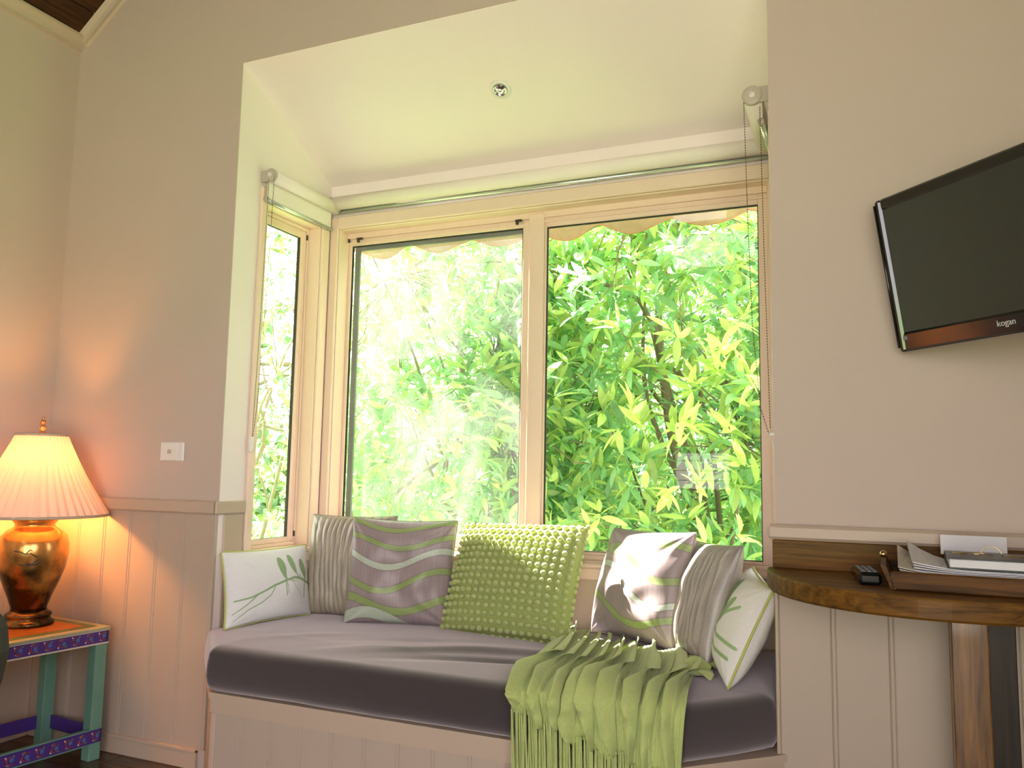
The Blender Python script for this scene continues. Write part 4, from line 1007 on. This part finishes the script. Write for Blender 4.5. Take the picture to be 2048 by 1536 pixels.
fs = [(i*seg+k, i*seg+(k+1) % seg, (i+1)*seg+(k+1) % seg, (i+1)*seg+k) for i in range(len(prof)-1) for k in range(seg)]
sh.add(vs, fs, True); shade = sh.build('lamp_shade', M['shade'], lamp)
def band(r_, z0, z1, dr=.0): 
    mb = MB(); mb.lathe([(r_-.003, z0), (r_+.004, z0), (r_+.004+dr, z1), (r_-.003+dr, z1), (r_-.003, z0)], seg=64); return mb
MB().tube([((rs0+.001)*math.cos(a), (rs0+.001)*math.sin(a), zs0) for a in np.linspace(0, 2*PI, 64, endpoint=False)], .0055, 6, closed=True).build('bottom_band', M['shadeband'] if 'shadeband' in M else M['rail'], shade)
MB().tube([((rs1+.001)*math.cos(a), (rs1+.001)*math.sin(a), zs1) for a in np.linspace(0, 2*PI, 48, endpoint=False)], .0055, 6, closed=True).build('top_band', M['rail'], shade)
sp = MB()
for k in range(3): a = k*2*PI/3; sp.tube([(0, 0, .722), (rs1*math.cos(a), rs1*math.sin(a), zs1-.002)], .0018, 6)
sp.build('spider', M['brass'], lamp)
MB().lathe([(.0, .720), (.014, .720), (.015, .726), (.006, .732), (.010, .740), (.013, .748), (.008, .756), (.006, .760), (.012, .765), (.010, .772), (.004, .776), (.006, .781), (.005, .786), (0, .788)], seg=20).build('finial', M['copper'], lamp)
MB().ball((0, 0, .63), .028, 14, 10).build('bulb', M['bulb'], lamp)
pl = bpy.data.lights.new('lamp_light', 'POINT'); pl.energy = 15; pl.color = (1.0, 0.37, 0.08); pl.shadow_soft_size = .04
plo = bpy.data.objects.new('lamp_light', pl); COL.objects.link(plo); plo.parent = lamp; plo.location = (0, 0, .59)

# chair whose back edge enters the picture at the lower left
ch = thing('upholstered_chair', 'dark olive upholstered chair, only the curved edge of its back in view at the left', 'chair', (-.245, -.83, 0), (0, 0, .25))
mb = MB()
pr = []
for i in range(13):
    a = PI*i/12; pr.append((.20*math.cos(a)*(1 if True else 0), .62+.12*math.sin(a)))
poly = [(.17, .40)]+[(.20, .48), (.215, .56)]+[(.205*math.cos(a), .62+.085*math.sin(a)) for a in np.linspace(.1, PI-.1, 13)]+[(-.215, .56), (-.20, .48), (-.17, .40)]
mb.prism(poly, -.025, .025, lambda a, b, w: (a, w, b)); mb.build('backrest', M['chair'], ch)
MB().box((-.21, -.46, .36), (.21, -.0, .43), .02).build('seat', M['chair'], ch)
for sx2 in (-.18, .18):
    for sy2 in (-.42, -.03): MB().tube([(sx2, sy2, .37), (sx2*1.05, sy2*1.03, 0)], [.016, .011], 8).build('leg', M['oakdark'], ch)

# ------------------------------------------------------------------ outside
ground = struct('ground', MB().box((-30, .75, -.75), (30, 60, -.7)).box((-30, -30, -.75), (-1.2, .75, -.7)).box((3.3, -30, -.75), (30, .75, -.7)).box((-1.2, -30, -.75), (3.3, -12, -.7)), M['grass'], 'green lawn outside')

struct('rear_bounce_ground', MB().box((-6, -12, -.76), (9, -4.9, -.69)), M['bounce_pale'], 'unseen pale ground added behind the house to bounce neutral light')  # unseen pale slab added so light from the rear is less green
# scalloped awning valance above the back window
va = thing('scalloped_awning_valance', 'beige scalloped awning edge with brown hem seen through the window top', 'awning', (1.0, .93, 2.3))
def scal(x):  # bottom edge height relative to 2.3
    return -.125-.050*abs(math.sin((x+.12)*PI/.315))**1.3*1.0+.0
n = 260; P = np.zeros((n, 6, 3)); hemp = []
for i in range(n):
    x = -1.25+2.5*i/(n-1)
    for j in range(6):
        z = .0+(scal(x)-0)*j/5; P[i, j] = (x, .012*math.sin(x*26)*(j/5), z)
    hemp.append((x, .012*math.sin(x*26), scal(x)))
link('cloth', grid_mesh('cloth', P, M['valance']), va); MB().tube(hemp, .0035, 6).build('hem', M['hem'], va)
MB().box((-1.3, -.008, 0), (1.3, .008, .02), .003).build('awning_rail', M['valance'], va)

# leaves ---------------------------------------------------------------------
def leaf_template(L, Wd, fold=.25, curl=.2, nseg=4):
    """returns verts (rows x 3) and faces; lies along +X"""
    vs = []; 
    for i in range(nseg+1):
        t = i/nseg; w = Wd*math.sin(PI*t**.85)**.8*.5 if 0 < t < 1 else 0.0006; zc = -curl*L*t*t
        vs += [(L*t, -w, zc+fold*w), (L*t, 0, zc), (L*t, w, zc+fold*w)]
    fs = []
    for i in range(nseg):
        a = i*3; fs += [(a, a+3, a+4, a+1), (a+1, a+4, a+5, a+2)]
    return np.array(vs), np.array(fs)
def rot_from(dirs, ups):
    x = dirs/np.linalg.norm(dirs, axis=1, keepdims=True); y = np.cross(ups, x); y /= np.linalg.norm(y, axis=1, keepdims=True)+1e-9; z = np.cross(x, y)
    return np.stack([x, y, z], -1)
def leaf_cloud(name, pos, dirs, ups, size, cols, parent, tmpl, kind='stuff', label=None):
    tv_, tf = tmpl; n = len(pos); Rm_ = rot_from(dirs, ups)
    V = np.einsum('nij,kj->nki', Rm_, tv_)*size[:, None, None]+pos[:, None, :]
    k = len(tv_); F = (tf[None]+(np.arange(n)*k)[:, None, None]).reshape(-1, 4)
    me = bpy.data.meshes.new(name); me.vertices.add(n*k); me.vertices.foreach_set('co', V.astype(np.float32).ravel())
    me.loops.add(F.size); me.loops.foreach_set('vertex_index', F.astype(np.int32).ravel())
    me.polygons.add(len(F)); me.polygons.foreach_set('loop_start', np.arange(0, F.size, 4, dtype=np.int32)); me.polygons.foreach_set('use_smooth', np.ones(len(F), bool))
    ca = me.color_attributes.new('Col', 'FLOAT_COLOR', 'POINT'); c4 = np.ones((n, k, 4), np.float32); c4[:, :, :3] = cols[:, None, :]; ca.data.foreach_set('color', c4.ravel())
    me.materials.append(M['leaf']); me.update(calc_edges=True); me.validate()
    return link(name, me, parent, label, kind)
CAM = np.array([2.219, -2.396, 1.10])
def rosettes(centres, per, spread, rg):
    """leaves radiating round each twig tip"""
    n = len(centres); c = np.repeat(centres, per, 0); out = rg.normal(size=(n, 3)); out[:, 2] += .9; out /= np.linalg.norm(out, axis=1, keepdims=True); out = np.repeat(out, per, 0)
    d = rg.normal(size=(n*per, 3))*.75+out*.75; d /= np.linalg.norm(d, axis=1, keepdims=True)
    up = rg.normal(size=(n*per, 3))*.5+np.array([0, 0, 1.0]); p = c+out*rg.uniform(-spread, spread, (n*per, 1))
    return p, d, up
def leaf_colours(n, rg, lo=.55, hi=1.25, yellow=.35):
    b_ = rg.uniform(lo, hi, (n, 1)); c = np.ones((n, 3))*b_; y = (rg.random((n, 1)) < yellow)
    c = c*np.where(y, np.array([[1.16, 1.12, .74]]), np.array([[.76, 1.0, 1.0]])); return c
def branch_path(a, b_, wob, n, rg):
    a = np.array(a, float); b_ = np.array(b_, float); pts = []; o = rg.normal(size=(3, 3))*wob
    for i in range(n+1):
        t = i/n; pts.append(a+(b_-a)*t+o[0]*math.sin(PI*t)+o[1]*math.sin(2*PI*t)*.5)
    return pts
def tree(name, label, base, tips, ell, ntips, per, size, tmpl, rg, nparts=0, cat='tree', group=None, lo=.55, hi=1.25, yellow=.35, trunk_r=.05, nbr=10, filt=None, twig_every=6, ymin=.86):
    root = thing(name, label, cat, tuple(base), group=group); base = np.array(base, float)
    c, r_ = np.array(ell[0], float), np.array(ell[1], float)
    q = rg.normal(size=(ntips*4, 3)); q /= np.linalg.norm(q, axis=1, keepdims=True); q *= rg.uniform(.35, 1, (len(q), 1))**.6; T = c+q*r_
    T = T[T[:, 2] > base[2]+.1]
    T = T[T[:, 1] > ymin]
    if filt is not None: T = T[filt(T)]
    T = T[:ntips]
    # trunk and boughs
    tk = MB(); top = c+np.array([0, 0, r_[2]*.3]); pth = branch_path(base, top, .08, 8, rg); tk.tube([p-base for p in pth], list(np.linspace(trunk_r, trunk_r*.35, 9)), 8); tk.build('trunk', M['bark'], root)
    mbr = MB(); 
    ends = T[rg.integers(0, len(T), nbr)]
    for e_ in ends:
        s_ = pth[int(rg.integers(1, 8))]; bp_ = branch_path(s_, e_, .10, 7, rg); mbr.tube([p-base for p in bp_], list(np.linspace(trunk_r*.35, .004, 8)), 6)
    mbr.build('boughs', M['bark'], root)
    tw = MB()
    for i in range(0, len(T), twig_every):
        t0 = T[i]; e_ = ends[np.argmin(((ends-t0)**2).sum(1))]; mid = e_+(t0-e_)*.15
        tw.tube([p-base for p in branch_path(mid if np.linalg.norm(t0-mid) < .5 else t0-(t0-mid)/np.linalg.norm(t0-mid)*.4, t0, .02, 4, rg)], [.005, .004, .0035, .003, .002], 5)
    tw.build('twigs', M['bark'], root, kind='stuff')
    p, d, up = rosettes(T, per, .03, rg); n = len(p); sz = size*rg.uniform(.65, 1.25, n); cols = leaf_colours(n, rg, lo, hi, yellow)
    if nparts:
        dist = np.linalg.norm(p-CAM, axis=1); near = np.argsort(dist)[:nparts]; mask = np.ones(n, bool); mask[near] = False
        Rm_ = rot_from(d[near], up[near]); metas = []
        for q_ in range(5):
            mm = MB(); colr = cols[near[q_*7 % len(near)]]; mm.add(tmpl[0].tolist(), [tuple(int(v) for v in f) for f in tmpl[1]], True, tuple(float(x) for x in colr)); metas.append(mm.mesh('leaf', M['leaf'], recalc=False))
        for i, k in enumerate(near):
            o = link('leaf', metas[i % 5], root); Rr = Rm_[i]; m4 = Matrix([[*Rr[0], 0], [*Rr[1], 0], [*Rr[2], 0], [0, 0, 0, 1]])
            o.matrix_local = Matrix.Translation(Vector(p[k]-base)) @ m4 @ Matrix.Scale(float(sz[k]), 4)
        p, d, up, sz, cols = p[mask], d[mask], up[mask], sz[mask], cols[mask]
    leaf_cloud('foliage', p-base, d, up, sz, cols, root, tmpl)
    return root
T_big = leaf_template(.112, .031, .25, .15, 5); T_mid = leaf_template(.085, .034, .25, .2, 4); T_small = leaf_template(.055, .026, .2, .2, 3)
def rr(s): return np.random.default_rng(s)
tree('broadleaf_shrub', 'bright broad-leaved shrub pressing against the right pane of the back window', (1.55, 2.0, -.7), None, ((1.25, 1.8, 1.45), (1.1, .8, 1.75)), 2900, 7, 1.0, T_big, rr(1), group='broad-leaved shrubs outside the back window', nparts=260, cat='shrub', nbr=14, lo=.75, hi=1.35, yellow=.5,
     filt=lambda T: ~(((T[:, 0] > 1.7) & (T[:, 2] > 2.25)) | ((T[:, 2] > 2.1) & (T[:, 1] < 1.25) & (T[:, 0] < .9))))
tree('broadleaf_shrub', 'leafy green shrub behind the dusty left pane of the back window', (.2, 2.1, -.7), None, ((.0, 1.95, 1.4), (1.1, .9, 1.6)), 2300, 7, .95, T_big, rr(2), group='broad-leaved shrubs outside the back window', nparts=160, cat='shrub', nbr=14, lo=.6, hi=1.3, yellow=.35,
     filt=lambda T: ~((T[:, 2] > 2.1) & (T[:, 1] < 1.3)))
tree('small_leaved_tree', 'bright small-leaved tree outside the narrow left window', (-1.9, 2.3, -.7), None, ((-1.9, 2.2, 1.5), (1.2, 1.3, 1.6)), 1100, 8, 1.0, T_small, rr(3), group='small-leaved trees left of the bay', cat='tree', nbr=16, yellow=.45, filt=lambda T: ~((T[:, 0] > -1.8) & (T[:, 2] > 2.3) & (T[:, 1] < 2.0)))
tree('small_leaved_tree', 'unseen small-leaved tree added left of the bay to shade the seat', (-2.3, .9, -.7), None, ((-1.85, .70, 2.75), (.62, .62, .75)), 420, 8, 1.3, T_small, rr(13), group='small-leaved trees left of the bay', cat='tree', nbr=12, ymin=.1)  # out-of-view crown placed to block sun coming through the left window
tree('garden_tree', 'mid-green garden tree behind the shrubs at the left', (-3.6, 5.5, -.7), None, ((-3.4, 5.5, 2.0), (2.4, 1.8, 2.6)), 1000, 8, 1.9, T_mid, rr(4), group='garden trees beyond the shrubs', cat='tree', lo=.4, hi=.9, trunk_r=.12, nbr=18)
tree('garden_tree', 'dark green conifer-like tree far behind the right pane', (1.9, 7.2, -.7), None, ((1.9, 7.2, 2.6), (1.6, 1.4, 3.2)), 900, 9, 2.3, T_mid, rr(5), group='garden trees beyond the shrubs', cat='tree', lo=.16, hi=.40, yellow=.05, trunk_r=.14, nbr=18)
tree('garden_tree', 'pale green tree far behind the middle of the back window', (-.9, 8.5, -.7), None, ((-.9, 8.5, 1.9), (2.2, 1.6, 2.6)), 900, 9, 2.3, T_mid, rr(6), group='garden trees beyond the shrubs', cat='tree', lo=.35, hi=.8, trunk_r=.14, nbr=18)
tree('garden_hedge', 'dense dark hedge low along the far side of the garden', (-2.0, 9.5, -.7), None, ((-3.0, 10.0, .6), (8.5, .9, 1.5)), 1500, 9, 2.8, T_mid, rr(7), cat='hedge', lo=.25, hi=.6, yellow=.2, trunk_r=.1, nbr=24)
tree('garden_tree', 'broad green tree far to the left beyond the narrow window', (-7.5, 4.5, -.7), None, ((-7.5, 4.5, 1.8), (1.8, 2.8, 3.0)), 1100, 9, 2.4, T_mid, rr(8), group='garden trees beyond the shrubs', cat='tree', lo=.4, hi=.9, trunk_r=.14, nbr=18)
# orange blossoms among the leaves
for (x, y_, z, lb_) in ((.80, 1.16, 1.22, 'orange blossom among the leaves, the upper one'), (.62, 1.16, 1.02, 'orange blossom among the leaves, the lower one')):
    b_ = thing('blossom', lb_, 'flower', (x, y_, z), group='orange blossoms among the leaves')
    pv, pf = leaf_template(.030, .018, .3, -.2, 3); pm_ = MB(); pm_.add(pv.tolist(), [tuple(int(q) for q in f) for f in pf], True); pme = pm_.mesh('petal', M['petal'], recalc=False)
    for k in range(6):
        o = link('petal', pme, b_); o.rotation_euler = (0, -.5, k*PI/3)
# low paling fence beyond the shrubs
fe = thing('paling_fence', 'weathered grey horizontal board fence low behind the shrubs', 'fence', (0, 3.6, -.7))
pl_ = MB().box((-3.4, -.01, 0), (3.4, .01, .115), .002).mesh('paling', M['fence'])
for i in range(9): o = link('paling', pl_, fe); o.location = (0, 0, .10+i*.135)
for x in (-3.2, -1.1, 1.0, 3.1): MB().box((x-.04, .01, 0), (x+.04, .09, 1.35), .003).build('post', M['fence'], fe)
